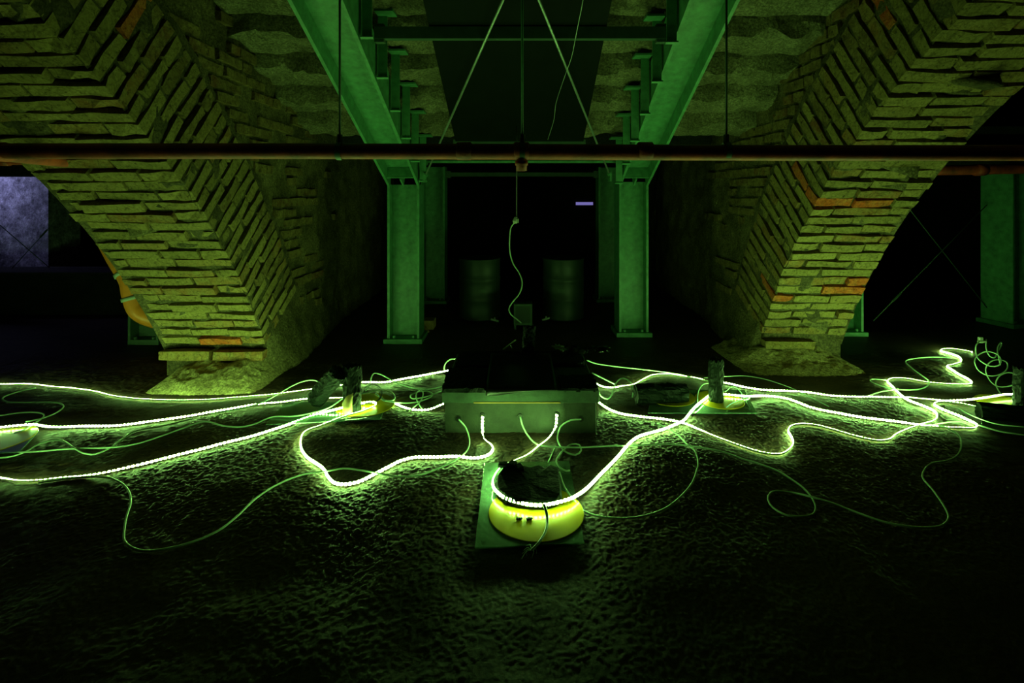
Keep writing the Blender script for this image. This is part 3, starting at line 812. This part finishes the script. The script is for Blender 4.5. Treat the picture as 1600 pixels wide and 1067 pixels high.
# ------------------------------------------------------------------ charred logs
def log_mesh(name, length, r0, seed, parent, m='char', flat=1.0, r1=None, ns=34, nl=20):
    r1 = r0 if r1 is None else r1
    rr = random.Random(seed)
    mb = MB()
    A = np.linspace(0, 2 * np.pi, ns, endpoint=False)
    for i in range(nl + 1):
        t = i / nl
        R = r0 + (r1 - r0) * t
        cr = 0.10 * np.sign(np.sin(A * 7 + 2 * vnoise(np.array([t * 6] * ns), A * 2, seed))) * np.abs(np.sin(A * 7)) ** .5
        ring = vnoise(A * 3.2 + 9, np.array([t * 9.0] * ns), seed + 1) * 0.10 + vnoise(A * 8 + 3, np.array([t * 22.0] * ns), seed + 2) * 0.07
        rad = R * (1 + 0.5 * cr * (1 if i % 4 else -.3) + ring)
        for k in range(ns):
            zz = t * length
            if i == nl: zz += rr.uniform(-.012, .01) * (0.25 if length > .3 else 1)
            mb.v.append((rad[k] * math.cos(A[k]), rad[k] * math.sin(A[k]) * flat, zz))
    for i in range(nl):
        for k in range(ns):
            mb.f.append((i*ns+k, i*ns+(k+1)%ns, (i+1)*ns+(k+1)%ns, (i+1)*ns+k))
    mb.f.append(tuple(range(ns))[::-1])
    c = len(mb.v); mb.v.append((0, 0, length - .012))
    for k in range(ns): mb.f.append((nl*ns+k, nl*ns+(k+1)%ns, c))
    return mb.build(name, M[m], parent)

def log_at(base, length, r, label, seed, rot=None, flat=1.0, group='charred logs', r1=None):
    root = empty('charred_log', base); tag(root, label, 'log', group)
    if rot: root.rotation_euler = rot
    log_mesh('log_body', length, r, seed, root, flat=flat, r1=r1)
    return root
ZP = 0.014      # top of the glass plates
ZD = 0.018      # top of the yellow discs
b1 = F(550, 641, ZD)
l1 = log_at((b1.x, b1.y, ZD), 0.285, 0.055, 'upright charred log with a pale knot standing on the plate before the left arch', 3)
mb = MB(); mb.tube([(-0.012, -0.052, 0.0), (-0.012, -0.056, 0.06), (0.0, -0.052, 0.10), (0.02, -0.045, 0.13)], [0.030, 0.031, 0.022, 0.006], 10); o = mb.build('pale_bark', M['wood'], l1, smooth=True); tag(o, 'pale ochre bare wood at its foot')
b2 = F(487, 640, ZD)
l2 = log_at((b2.x, b2.y + .05, ZD + .045), 0.30, 0.058, 'slanted charred log with an orange cut end leaning on the left plate', 8, (math.radians(20), math.radians(42), 0), flat=0.8)
mb = MB(); mb.box((-.0, 0, -.006), (0.07, 0.05, 0.02)); o = mb.build('cut_end', M['wood_orange'], l2, bevel=0.006); tag(o, 'orange fresh cut end')
b3 = F(1123, 630, ZD)
l3 = log_at((b3.x, b3.y + .045, ZD), 0.275, 0.046, 'upright charred log standing on the plate before the right arch', 12)
b4 = F(1088, 633, ZD + .05)
l4 = log_at((b4.x, b4.y + .20, ZD + .050), 0.34, 0.062, 'charred log lying on its side on the right plate behind the upright one', 15, (0, math.radians(-90), math.radians(4)), flat=0.9)
b5 = F(821, 557, 0.255)
l5 = log_at((0.075, 3.69, 0.274), 0.185, 0.042, 'small charred log standing at the back edge of the box top', 19, (0, math.radians(4), 0))
b6 = F(1597, 645, 0.01)
l6 = log_at((b6.x + .03, b6.y + .02, 0.02), 0.27, 0.05, 'upright charred log beside the cable coil at the far right', 23)
b7 = F(1590, 664, 0.03)
l7 = log_at((b7.x + .35, b7.y + .04, 0.05), 0.46, 0.05, 'long charred slab lying below the upright log at the far right', 27, (0, math.radians(-90), math.radians(-14)), flat=0.8)
# flat charred slab on the front plate
sl = empty('charred_slab', (0.05, 2.42, ZD)); tag(sl, 'black half-round charred slab lying on the front plate inside the strip curve', 'log')
mb = MB(); n = 40
outline = []
for (px, py) in ((776, 744), (773, 757), (776, 768), (790, 778), (810, 783), (832, 786), (852, 786), (868, 782), (878, 776), (878, 760), (876, 742), (874, 731), (862, 728), (853, 731), (842, 727), (828, 731), (815, 728), (808, 731), (800, 724), (790, 726), (783, 734)):
    outline.append(F(px, py, 0.05))
oc = Vector(sl.location)
for zz, sc_, jit in ((0.0, .97, 0), (0.016, 1.0, .003), (0.032, 0.985, .003), (0.040, .93, .003)):
    for p_ in outline:
        c_ = Vector((0.05, 2.42, 0)); q_ = c_ + (Vector((p_.x, p_.y, 0)) - c_) * sc_
        mb.v.append((q_.x - oc.x + random.uniform(-jit, jit), q_.y - oc.y + random.uniform(-jit, jit), zz + random.uniform(-jit, jit)))
N_ = len(outline)
for i in range(3):
    for k in range(N_): mb.f.append((i*N_+k, i*N_+(k+1)%N_, (i+1)*N_+(k+1)%N_, (i+1)*N_+k))
mb.f.append(tuple(range(N_))[::-1])
c = len(mb.v); mb.v.append((0, 0, 0.042))
for k in range(N_): mb.f.append((3*N_+k, 3*N_+(k+1)%N_, c))
mb.build('slab_body', M['char'], sl)
for k, (px, py) in enumerate(((786, 727), (800, 726), (812, 731))):
    c = F(px, py, 0.06); mb = MB(); mb.box((c.x - oc.x, c.y - oc.y, 0.045), (0.05, 0.035, 0.022), Matrix.Rotation(k, 3, 'Z')); mb.build('char_flake', M['char'], sl, bevel=0.006)
for k, (px, py, lab) in enumerate(((811, 812, 'small charcoal chip on the front yellow disc, the one farther from the hanging cable'), (827, 812, 'small charcoal chip on the front yellow disc, the one nearer the hanging cable'))):
    c = F(px, py, ZD); root = empty('charcoal_chip', c); tag(root, lab, 'chip', 'chips on the front disc')
    mb = MB(); r_ = random.Random(k)
    for i in range(3):
        mb.box(((i - 1) * .008, r_.uniform(-.003, .003), 0.005), (0.014, 0.009, 0.008), Matrix.Rotation(r_.uniform(0, 2), 3, 'Z'))
    mb.build('chip', M['char'], root, bevel=0.002)

# ------------------------------------------------------------------ glass plates and yellow discs
def plate(corners, label, z=ZP):
    P = [F(px, py, z) for px, py in corners]
    c = sum(P, Vector()) / 4
    root = empty('glass_plate', (c.x, c.y, z)); tag(root, label, 'plate', 'glass plates')
    mb = MB(); mb.add([(p_.x - c.x, p_.y - c.y, -0.006) for p_ in P] + [(p_.x - c.x, p_.y - c.y, 0) for p_ in P], [(3,2,1,0),(4,5,6,7),(0,1,5,4),(1,2,6,5),(2,3,7,6),(3,0,4,7)])
    mb.build('pane', M['glass'], root, bevel=0.0008)
    for p_ in P:
        q_ = (p_ - c) * .85
        mb = MB(); mb.tube([(q_.x, q_.y, -0.022), (q_.x, q_.y, -0.0062)], 0.012, 8); mb.build('pad', M['film'], root)
def disc(cx_, cy_, r, label, ry=None):
    root = empty('yellow_disc', (cx_, cy_, ZP)); tag(root, label, 'disc', 'yellow discs')
    mb = MB(); n = 64
    ry = r if ry is None else ry
    rim = [(r, 0.0002), (r + .001, 0.002), (r - .001, 0.0035)]
    for r_, z in rim:
        for k in range(n): mb.v.append((r_ * math.cos(2*math.pi*k/n), r_ * ry / r * math.sin(2*math.pi*k/n), z))
    for i in range(2):
        for k in range(n): mb.f.append((i*n+k, i*n+(k+1)%n, (i+1)*n+(k+1)%n, (i+1)*n+k))
    mb.f.append(tuple(range(n))[::-1]); mb.f.append(tuple(2*n+k for k in range(n)))
    mb.build('disc_sheet', M['acrylic'], root)
plate(((742, 855), (913, 848), (889, 720), (757, 723)), 'square glass plate in front of the box, nearest of the glass plates')
disc(0.083, 2.275, 0.205, 'yellow disc under the black half-round slab on the front glass plate', 0.20)
plate(((415, 663), (594, 654), (606, 628), (446, 628)), 'glass plate before the left arch carrying two charred logs')
disc(-0.99, 3.42, 0.19, 'yellow disc under the two charred logs before the left arch')
plate(((1012, 645), (1183, 645), (1163, 609), (1020, 609)), 'glass plate before the right arch carrying an upright and a lying log')
disc(1.03, 3.56, 0.17, 'yellow disc under the lying log on the right glass plate')
disc(1.35, 3.50, 0.155, 'yellow disc under the upright log on the right glass plate')
plate(((-70, 712), (30, 706), (62, 672), (-30, 672)), 'glass plate cut off by the left edge of the view')
disc(-2.93, 2.93, 0.19, 'yellow disc cut off by the left edge of the view')
plate(((1535, 668), (1700, 690), (1690, 640), (1530, 632)), 'dark glass plate under the slab at the far right')
disc(3.2, 3.42, 0.17, 'yellow disc mostly hidden under the slab at the far right')

# ------------------------------------------------------------------ LED strips
def lz(p_): return float(ground(p_[0], p_[1]))
def led_strip(label, pts, group='led strips'):
    """pts: (px, py, side, height): side +1 emits to the left of travel, -1 to the right, 0 upwards"""
    P = []; S = []
    for q in pts:
        h = q[3] if len(q) > 3 else 0.0
        p_ = F(q[0], q[1], h + 0.006); p_.z = h; P.append(p_); S.append(q[2])
    X = spline(P, 0.0195, S)
    # even pitch
    seg = np.r_[0, np.cumsum(np.linalg.norm(np.diff(X[:, :3], axis=0), axis=1))]
    n = max(2, int(seg[-1] / 0.0195))
    t = np.linspace(0, seg[-1], n + 1)
    Y = np.stack([np.interp(t, seg, X[:, k]) for k in range(4)], 1)
    org = Vector((Y[:, 0].mean(), Y[:, 1].mean(), 0))
    root = empty('led_strip', org); tag(root, label, 'light strip', group)
    tape, leds = MB(), MB()
    w = 0.0112; th = 0.002
    frames = []
    for i in range(len(Y)):
        a_ = Y[max(0, i - 1), :3]; b_ = Y[min(len(Y) - 1, i + 1), :3]
        T = Vector(b_ - a_).normalized()
        Lf = Vector((-T.y, T.x, 0))
        if Lf.length < 0.2: Lf = Vector((1, 0, 0)) if not frames else frames[-1][2]
        Lf.normalize()
        Up = T.cross(Lf) * -1 if T.cross(Lf).z < 0 else T.cross(Lf)
        if abs(T.z) > .8: Up = Vector((0, -1, 0))
        s = float(np.clip(Y[i, 3], -1, 1)); cs = math.sqrt(max(0, 1 - s * s))
        N_ = Lf * s + Up * cs; Wv = Lf * cs - Up * s
        c = Vector(Y[i, :3]); c.z += lz(c) + 0.002 + abs(s) * w * .5 + cs * .002
        frames.append((c, T, Lf, N_, Wv))
        c = c - org
        tape.v += [tuple(c + Wv * w/2 + N_ * th/2), tuple(c + Wv * w/2 - N_ * th/2), tuple(c - Wv * w/2 - N_ * th/2), tuple(c - Wv * w/2 + N_ * th/2)]
        if i < len(Y) - 1:
            b = i * 4
            tape.f += [(b+k, b+(k+1)%4, b+4+(k+1)%4, b+4+k) for k in range(4)]
    for i in range(len(Y)):
        c, T, Lf, N_, Wv = frames[i]; c = c - org + N_ * (th / 2 + 0.0002)
        hx, hy, hz = 0.0056, 0.0063, 0.0024
        v = [c + T*hx + Wv*hy, c - T*hx + Wv*hy, c - T*hx - Wv*hy, c + T*hx - Wv*hy]
        v2 = [c + T*hx*.7 + Wv*hy*.7 + N_*hz, c - T*hx*.7 + Wv*hy*.7 + N_*hz, c - T*hx*.7 - Wv*hy*.7 + N_*hz, c + T*hx*.7 - Wv*hy*.7 + N_*hz]
        leds.add(v + v2, [(4,5,6,7),(0,1,5,4),(1,2,6,5),(2,3,7,6),(3,0,4,7)])
    tape.build('backing_tape', M['tape'], root)
    o = leds.build('led_dots', M['led'], root, fix=False); tag(o, kind='stuff')
    # normals outward
    bm = bmesh.new(); bm.from_mesh(o.data); bmesh.ops.recalc_face_normals(bm, faces=bm.faces); bm.to_mesh(o.data); bm.free()
    return root

led_strip('light strip farthest back of the three running out left, passing the left mortar mound',
  [(-40,601,.5),(0,601,.5),(40,600,.5),(90,604,.6),(140,610,.7),(185,621,.9),(250,626,.95),(330,626,.95),(400,621,.9),(450,615,.6),(490,608,.2),(530,602,0),(565,598,-.4),(600,597,-.5),(640,590,-.5),(680,583,-.5),(711,577,-.4,.03)])
led_strip('light strip in the middle of the three running out left past the glass plate',
  [(-40,670,-.4,.022),(0,668,-.4,.022),(30,665,-.4,.022),(55,664,-.4,.02),(75,667,-.4,.008),(120,667,-.5),(180,665,-.5),(240,658,-.5),(300,650,-.4),(350,642,-.4),(400,633,-.2),(440,629,0),(480,624,0),(530,622,.3),(585,621,.2),(613,629,-.2),(644,641,-.3),(669,641,-.3),(692,632,-.2,.03)])
led_strip('nearest light strip, looping from the left edge past two logs into the box front',
  [(-40,745,.2),(0,747,.2),(15,750,.5),(30,753,.75),(60,753,.8),(100,748,.6),(150,741,.1),(200,731,-.3),(250,719,-.5),(300,706,-.6),(350,693,-.6),(400,680,-.6),(450,664,-.6),(490,650,-.6),(530,640,-.7,.02),(562,632,-.8,.02),(584,630,-.9,.02),(588,634,-.9,.02),(570,643,-.9,.02),(537,652,-.9,.012),(501,666,-.95),(477,675,-.95),(470,693,-.9),(479,713,-.9),(506,733,-.85),(513,745,-.85),(524,755,-.85),(537,757,-.8),(560,753,-.8),(582,743,-.8),(605,731,-.8),(627,720,-.75),(650,715,-.7),(685,715,-.7),(717,715,-.7),(740,717,-.7),(760,713,-.7),(770,703,-.7),(766,694,-.6),(757,687,-.5,.01),(754,674,-.3,.06),(754,652,-.2,.115)])
led_strip('light strip from the box front round the black slab and on past the right log',
  [(870,649,-.2,.115),(868,668,-.4,.055),(858,685,-.6,.01),(840,700,-.7),(825,712,-.8),(805,721,-.9),(786,730,-.9,.022),(774,744,-.9,.034),(770,757,-.9,.034),(775,769,-.9,.034),(790,780,-.9,.034),(810,786,-.9,.034),(830,790,-.9,.034),(850,790,-.9,.034),(875,785,-.9,.034),(893,779,-.85,.032),(905,772,-.8,.026),(918,762,-.8,.01),(940,740,-.75),(965,715,-.7),(985,692,-.7),(1000,682,-.9),(1040,670,-.9),(1066,659,-.9,.012),(1075,650,-.8),(1085,638,-.7,.02),(1100,625,-.6,.02),(1113,617,-.5,.02),(1135,617,-.5,.02),(1160,619,-.6,.02),(1200,619,-.6),(1230,623,-.6),(1270,637,-.6),(1310,645,-.6),(1350,652,-.6),(1400,658,-.6),(1430,662,-.2),(1470,667,.8),(1500,669,.9),(1522,670,.9),(1527,665,.9),(1520,660,.9),(1500,650,.9),(1470,638,.9),(1460,632,.9),(1470,628,.9),(1500,630,.9,.012),(1537,638,.9,.024)])
led_strip('winding light strip from the box right side to tight curves near the cable coil',
  [(933,626,-.4,.03),(950,638,-.5),(970,646,-.5),(1000,651,-.5),(1040,656,-.5),(1066,661,-.4),(1090,670,0),(1120,684,.8),(1150,696,.95),(1180,706,.95),(1200,710,.95),(1220,710,.95),(1233,703,.95),(1240,693,.95),(1237,683,.95),(1232,673,.95),(1238,666,.95),(1255,663,.95),(1275,665,.95),(1300,672,.95),(1340,684,.95),(1370,690,.95),(1390,688,.95),(1400,680,.9),(1420,670,.85),(1440,663,.85),(1458,658,.9),(1465,650,.95),(1460,642,.95),(1445,635,.95),(1420,625,.95,.01),(1405,615,.95),(1393,603,.95),(1387,597,.95),(1395,593,.95),(1420,594,.95),(1450,599,.95),(1490,602,.95),(1518,601,.95),(1515,595,.9),(1500,587,.85),(1485,577,.85),(1480,573,.9),(1490,571,.95),(1502,566,.95),(1497,558,.9),(1480,552,.85),(1470,549,.85),(1478,546,.95),(1500,547,.95),(1518,550,.95)])
led_strip('light strip from the box right side behind the upright log to the far right',
  [(926,595,-.2,.03),(940,603,-.2),(955,605,-.2),(975,602,.2),(990,601,.7),(1005,594,.9),(1020,587,.9),(1040,585,.9),(1060,587,.8),(1090,591,.4),(1110,596,0),(1135,598,-.3),(1160,604,-.4),(1190,609,-.4),(1230,611,-.4),(1268,613,-.3),(1296,617,-.2),(1340,619,-.3),(1365,619,-.2),(1410,620,.2,.008),(1440,623,.3),(1480,625,0,.006),(1510,624,-.3,.024),(1550,620,-.3,.03),(1570,617,-.2,.03),(1605,616,0,.03)])

# ------------------------------------------------------------------ loose cables
CR = 0.0044
def cable(label, pts, r=CR, m='cable', base=None, name='loose_cable', group='white cables on the floor'):
    P = []
    for q in pts:
        if len(q) == 3 and q[2] < 0: p_ = W(q[0], q[1], -q[2])                     # a point in the air at distance -q[2]
        else:
            h = (q[2] if len(q) > 2 else 0.0) + (base or 0.0)
            p_ = F(q[0], q[1], h + r); p_.z = h + r + 0.001 + lz(p_)
        P.append(p_)
    X = spline(P, 0.022)
    org = Vector((X[:, 0].mean(), X[:, 1].mean(), 0))
    root = empty(name, org); tag(root, label, 'cable', group)
    mb = MB(); mb.tube([Vector(p_) - org for p_ in X], r, 7); mb.build('cable_run', M[m], root, smooth=True)
    return root

cable('white cable in a wide loop from the box front across the dark left floor',
  [(60,756),(100,750),(140,745.5),(169,747),(191,757),(202,771),(204,788),(198,807),(194,830),(195,847),(211,859),(235,862),(290,850),(340,830),(370,808),(402,778),(436,756),(470,742),(492,738),(510,736,.014),(537,732),(560,734.5),(594,741,.016),(616,745),(650,743.5),(684,733),(717,717,.016),(732,700),(733,685,.01),(728,669,.05),(717,656,.11)])
cable('white cable dropping from the box front in a curl beside the front plate',
  [(908,655.5,.11),(892,656.6,.10),(876,667,.06),(871,682,.01),(874,696),(885,708),(899,712),(908,705),(905,696,.008),(894,695),(883,702),(873,714,.008),(869,722,.01),(874,731,.012),(885,737,.012),(890,736,.012)])
cable('white cable from the box front with a closed loop on the dark right floor',
  [(813,652,.115),(816,665,.07),(825,682,.02),(838,695),(850,698.5,.008),(900,700,.012),(960,698),(985,697,.012),(1050,695),(1090,699,.008),(1130,707),(1160,717.5),(1185,725),(1215,736),(1235,747.5),(1255,762),(1267,776),(1274.5,792),(1270,804),(1252,807),(1227,804),(1207,792),(1200,780),(1204,770),(1215,767),(1240,770),(1267,776,.008),(1300,786),(1340,802),(1385,817.5),(1430,825.5),(1467,824.5),(1482,812),(1477,795),(1457,765),(1442,747),(1446,732),(1457,724),(1482,720),(1497,710),(1502,695),(1495,677),(1477,667,.014),(1455,663)])
cable('white cable curving from the front plate round to the right plate',
  [(874,739,.06),(882,762,.03),(898,783,.012),(908,796),(929,805),(955,809),(979,809.5),(1010,805),(1040,794),(1065,775),(1081,755),(1089,735),(1091,723),(1085,704),(1074,695),(1059,680),(1044,670,.01),(1027,662)])
cable('white cable waving between the two left strips, the wavier one',
  [(-20,716),(0,716),(22,713),(42,705),(62,693.5),(87,688),(101,691),(115,700.5),(132,709),(149,710),(169,702),(191,686.5),(211,674),(250,667),(300,655)])
cable('white cable lying nearly straight between the two left strips and up over the slanted log',
  [(-20,708),(0,707.6),(56,706,.008),(112,702),(169,700,.008),(211,695),(253,682),(287,669.6),(318,660),(351,667),(377,667.6),(398,662.6),(425,652,.014),(459,651,.02),(488,646,.02),(515,638,.03),(537,623,.06),(546,618,.08)])
cable('white cable curling under the farthest back left strip',
  [(56,606),(34,610.6),(8,619),(4,623),(14,627.5),(37,628),(84,628),(98,633),(98,639),(84,648.5),(65,655),(40,660,.014)])
cable('short white cable bend crossing the middle left strip at the edge plate',
  [(-20,650),(0,648.5),(22,645),(48,644),(66,647),(69,651),(56,661,.016),(37,672,.016),(0,685),(-20,692)])
cable('white cable arcing over the two left strips onto the slanted log',
  [(330,648),(380,639,.016),(414,628,.03),(436,616,.05),(459,603,.07),(477,596,.07),(492,595,.06),(501,600,.05)])
cable('white cable hooped between the upright left log and the box side',
  [(571.5,611,.02),(578,599,.05),(581,588,.08),(585,583,.09),(596,585,.07),(609,592,.04),(617,597,.016),(631,602.6),(651,607),(672,607),(695,602.6,.04)])
cable('white cable looped tightly at the corner of the left glass plate',
  [(560,617,.02),(582.5,611.5,.02),(596,609.5,.02),(610,613,.02),(617,620,.022),(614,626,.022),(604.5,626.6,.022),(596,622.5,.02),(587,615.6,.022)])
cable('white cable with the small upright coil beside the box',
  [(600,627,.018),(617,629,.014),(637.5,630),(658,626.6),(674.6,619),(676,615),(665,610),(651,613),(641.6,618),(646,623,.01),(665,620,.012),(694,609,.03)])
cable('white cable standing in a narrow loop over the coil beside the box',
  [(636,645),(643,640,.016),(652.6,632,.012),(659.5,622.5,.02),(661,613,.035),(657,609.5,.04),(651,614,.03),(650.6,622.5,.016),(655.4,633.5),(660,640,.016)])
cable('black cable looping behind the upright left log to the strip',
  [(565,616,.02),(577,602,.03),(588,602,.03),(596,609,.03),(596,618,.022),(590,627,.022),(580,631,.02),(567,631,.02)], m='cable_dark')
cable('thin cable sagging from the left plate corner below the middle strip',
  [(588,616,.022),(596,624,.018),(606,633),(615,641),(627,645),(640,643,.014)], r=.003)
cable('white cable hooping up onto the far left corner of the box',
  [(694,580,.02),(695,570,.08),(702,562,.14),(714.5,558.5,.2)])
cable('white cable leaving the far right corner of the box for the right log',
  [(917,562,.2),(932,568,.12),(964,573.5,.05),(1006,578.5,.01),(1036,581.5),(1066,586),(1087,591.5,.014),(1112,596,.01)])
cable('stiff straight white cable end leaning on the right side of the box',
  [(925.5,582,.12),(942.5,591,.06),(962,600.6,.014)], r=.0048)
cable('white cable hooping high beside the right side of the box',
  [(935,611,.12),(940,619,.07),(949,623,.045),(956,616.5,.05),(959.5,604,.08),(966,594,.11),(974,590.6,.12),(985,597,.09),(990,610,.04),(988,621)])
cable('short white cable curving towards the lying log on the right plate',
  [(991,614),(996,610),(1002,607),(1016,604),(1024,604)])
cable('faint cable from the right log across the strips to the right',
  [(1100,590,.05),(1136,588,.03),(1165.6,588),(1193,592),(1225,602),(1240,608),(1252,614,.014),(1275,625),(1295,635)], r=.003)
cable('white cable with a wide bend between the curves of the winding strip',
  [(1487,560,.014),(1470,559),(1450,559),(1420,562.5),(1415,567.5),(1425,576),(1440,587.5),(1451,597,.014),(1450,602.5),(1437,609),(1412,610,.014),(1392,607.5),(1375,602.5),(1360,596),(1362.5,593),(1385,594.5,.01)])
cable('short white cable rising from the back strip to the winding strip',
  [(1352,620),(1375,612),(1395,609,.014),(1403,608)])
cable('white cable running from the winding strip out past the far right slab',
  [(1450,664),(1470,661),(1487,659),(1512,660),(1530,665,.016),(1562,675,.02),(1600,681,.02),(1640,688)])
cable('white cable arch standing on the right glass plate beside the upright log',
  [(1133,613,.03),(1137,610,.04),(1144,604,.06),(1155,610,.04),(1163,623,.018),(1172,640)], r=.003)
cable('white cable bent from the lying log to the upright log',
  [(1090,630,.02),(1090,618,.05),(1092,610,.07),(1100,600.5,.08),(1109,599,.08)], r=.003)
cable('short cable on the right plate pointing at its near corner',
  [(1135,637,.02),(1145,630,.02),(1160,625,.02),(1172,622,.014)], r=.003)
cable('straight short cable running in under the back of the black slab',
  [(868,699),(862,712),(856,725,.03)], r=.0035)
cable('white cable crossing under the strips from the box to the right plate',
  [(900,700),(930,700),(965,696)], r=.0025)
cable('straight thin cable over the slab at the far right',
  [(1498,638),(1525,652,.04),(1560,664,.07),(1600,668,.09)], r=.003)
# coil on the right, standing up
coil = empty('cable_coil', (F(1560, 610).x, F(1560, 610).y, 0)); tag(coil, 'springy green-white cable coil standing beside the upright log at the far right', 'cable')
trk = [(1530,534,.27),(1525,540,.25),(1525,552,.20),(1532,564,.17),(1547,572,.14),(1560,571,.15),(1564,562,.18),(1557,553,.20),(1542,549,.20),(1528,555,.17),(1523,567,.13),(1530,580,.08),(1545,587,.06),(1562,585,.07),(1574,575,.10),(1573,566,.13),(1562,562,.15),(1548,565,.14),(1540,577,.09),(1545,592,.03),(1560,604,.01),(1578,603,.03),(1590,595,.06),(1588,585,.08),(1576,582,.09),(1562,587,.07),(1556,598,.03),(1560,610,.006),(1567,618,.004),(1580,626,.004),(1598,632,.004)]
P = [F(a_, b_, h_) for a_, b_, h_ in trk]
mb = MB(); mb.tube([Vector(p_) - Vector(coil.location) for p_ in spline(P, .02)], .0042, 7); mb.build('cable_run', M['cable'], coil, smooth=True)
trk = [(1541,530,.28),(1541,545,.22),(1547,557,.18),(1553,559,.17),(1559,549,.20),(1565,537,.24),(1564,535,.25),(1559,543,.22),(1560,556,.18),(1563,570,.13)]
mb = MB(); mb.tube([Vector(p_) - Vector(coil.location) for p_ in spline([F(*t_) for t_ in trk], .02)], .0042, 7); mb.build('cable_tail', M['cable'], coil, smooth=True)
c = F(1532, 531, .28) - Vector(coil.location)
mb = MB(); mb.box(c, (0.03, 0.02, 0.045)); mb.box(c + Vector((.0, -.01, -.01)), (0.06, 0.015, 0.014)); mb.build('connector', M['plastic'], coil, bevel=.003)
# two-tone cable over the disc with a frayed end
fc = empty('frayed_cable', (F(833, 856).x, F(833, 856).y, 0)); tag(fc, 'dark cable hanging over the front strip with a frayed wire end off the plate', 'cable')
trk = [(849,788,.055),(853,800,.04),(854.5,811,.028),(853,827,.024),(845,843,.024),(836,854,.022),(830,860,.016)]
X = [Vector(p_) - Vector(fc.location) for p_ in spline([F(*t_) for t_ in trk], .012)]
mb = MB(); mb.tube(X, .005, 8); mb.build('cable_run', M['cable_dark'], fc, smooth=True)
mb = MB(); mb.tube([p_ + Vector((.005, 0, .002)) for p_ in X], .0028, 6); o = mb.build('pale_core', M['cable'], fc, smooth=True)
mb = MB()
for (a_, b_) in ((815, 873), (818, 860), (820, 853), (826, 851), (838, 865), (823, 868), (831, 872), (816, 865)):
    p0 = F(831, 860, .016) - Vector(fc.location); p2 = F(a_, b_, .006) - Vector(fc.location); pm = (p0 + p2) / 2 + Vector((random.uniform(-.01, .01), 0, .012))
    mb.tube(spline([p0, pm, p2], .008), .0011, 5)
o = mb.build('frayed_strands', M['cable'], fc); tag(o, kind='stuff')
# hanging cord, plug and the white lead that drops to the small log
hc = empty('hanging_cord', W(805, 345, 4.0)); tag(hc, 'dark cord with plug hanging from the stair, white lead curling down to the small log', 'cord')
oc = Vector(hc.location)
mb = MB(); mb.tube([Vector((0.01, 0, 0.02)), Vector((0.012, 0, 0.6)), Vector((0.01, 0, 0.72))], .005, 7); mb.build('cord_run', M['cable_dark'], hc, smooth=True)
mb = MB(); mb.tube([(0, 0, -.02), (0, 0, .0), (0.006, 0, .03)], [0.014, 0.02, 0.01], 10); mb.box((0.012, 0, 0), (.03, .03, .03)); mb.build('plug', M['plastic'], hc)
trk = [(805,347,4.0),(799,354,4.0),(796.5,370,3.98),(797,395,3.95),(802,412,3.92),(812,428,3.88),(816,442,3.84),(812,458,3.8),(800,473,3.77),(795,483,3.74),(799,492,3.72),(807,498,3.7),(815,505,3.68)]
mb = MB(); mb.tube([Vector(p_) - oc for p_ in spline([W(*t_) for t_ in trk], .02)], .0042, 7); o = mb.build('white_lead', M['cable'], hc, smooth=True); tag(o, 'white lead')
# thin wire on the dark plate
wire = empty('thin_wire', W(878, 120, 3.6)); tag(wire, 'hair-thin wire trailing down below the dark plate', 'wire')
oc = Vector(wire.location)
trk = [(914,-20,3.0),(911,0,3.05),(900,55,3.25),(893,90,3.4),(885,112,3.5),(868,165,3.8),(866,185,3.9),(856,218,4.1)]
mb = MB(); mb.tube([Vector(p_) - oc for p_ in spline([W(*t_) for t_ in trk], .05)], .002, 5); mb.build('wire_run', M['galv'], wire)
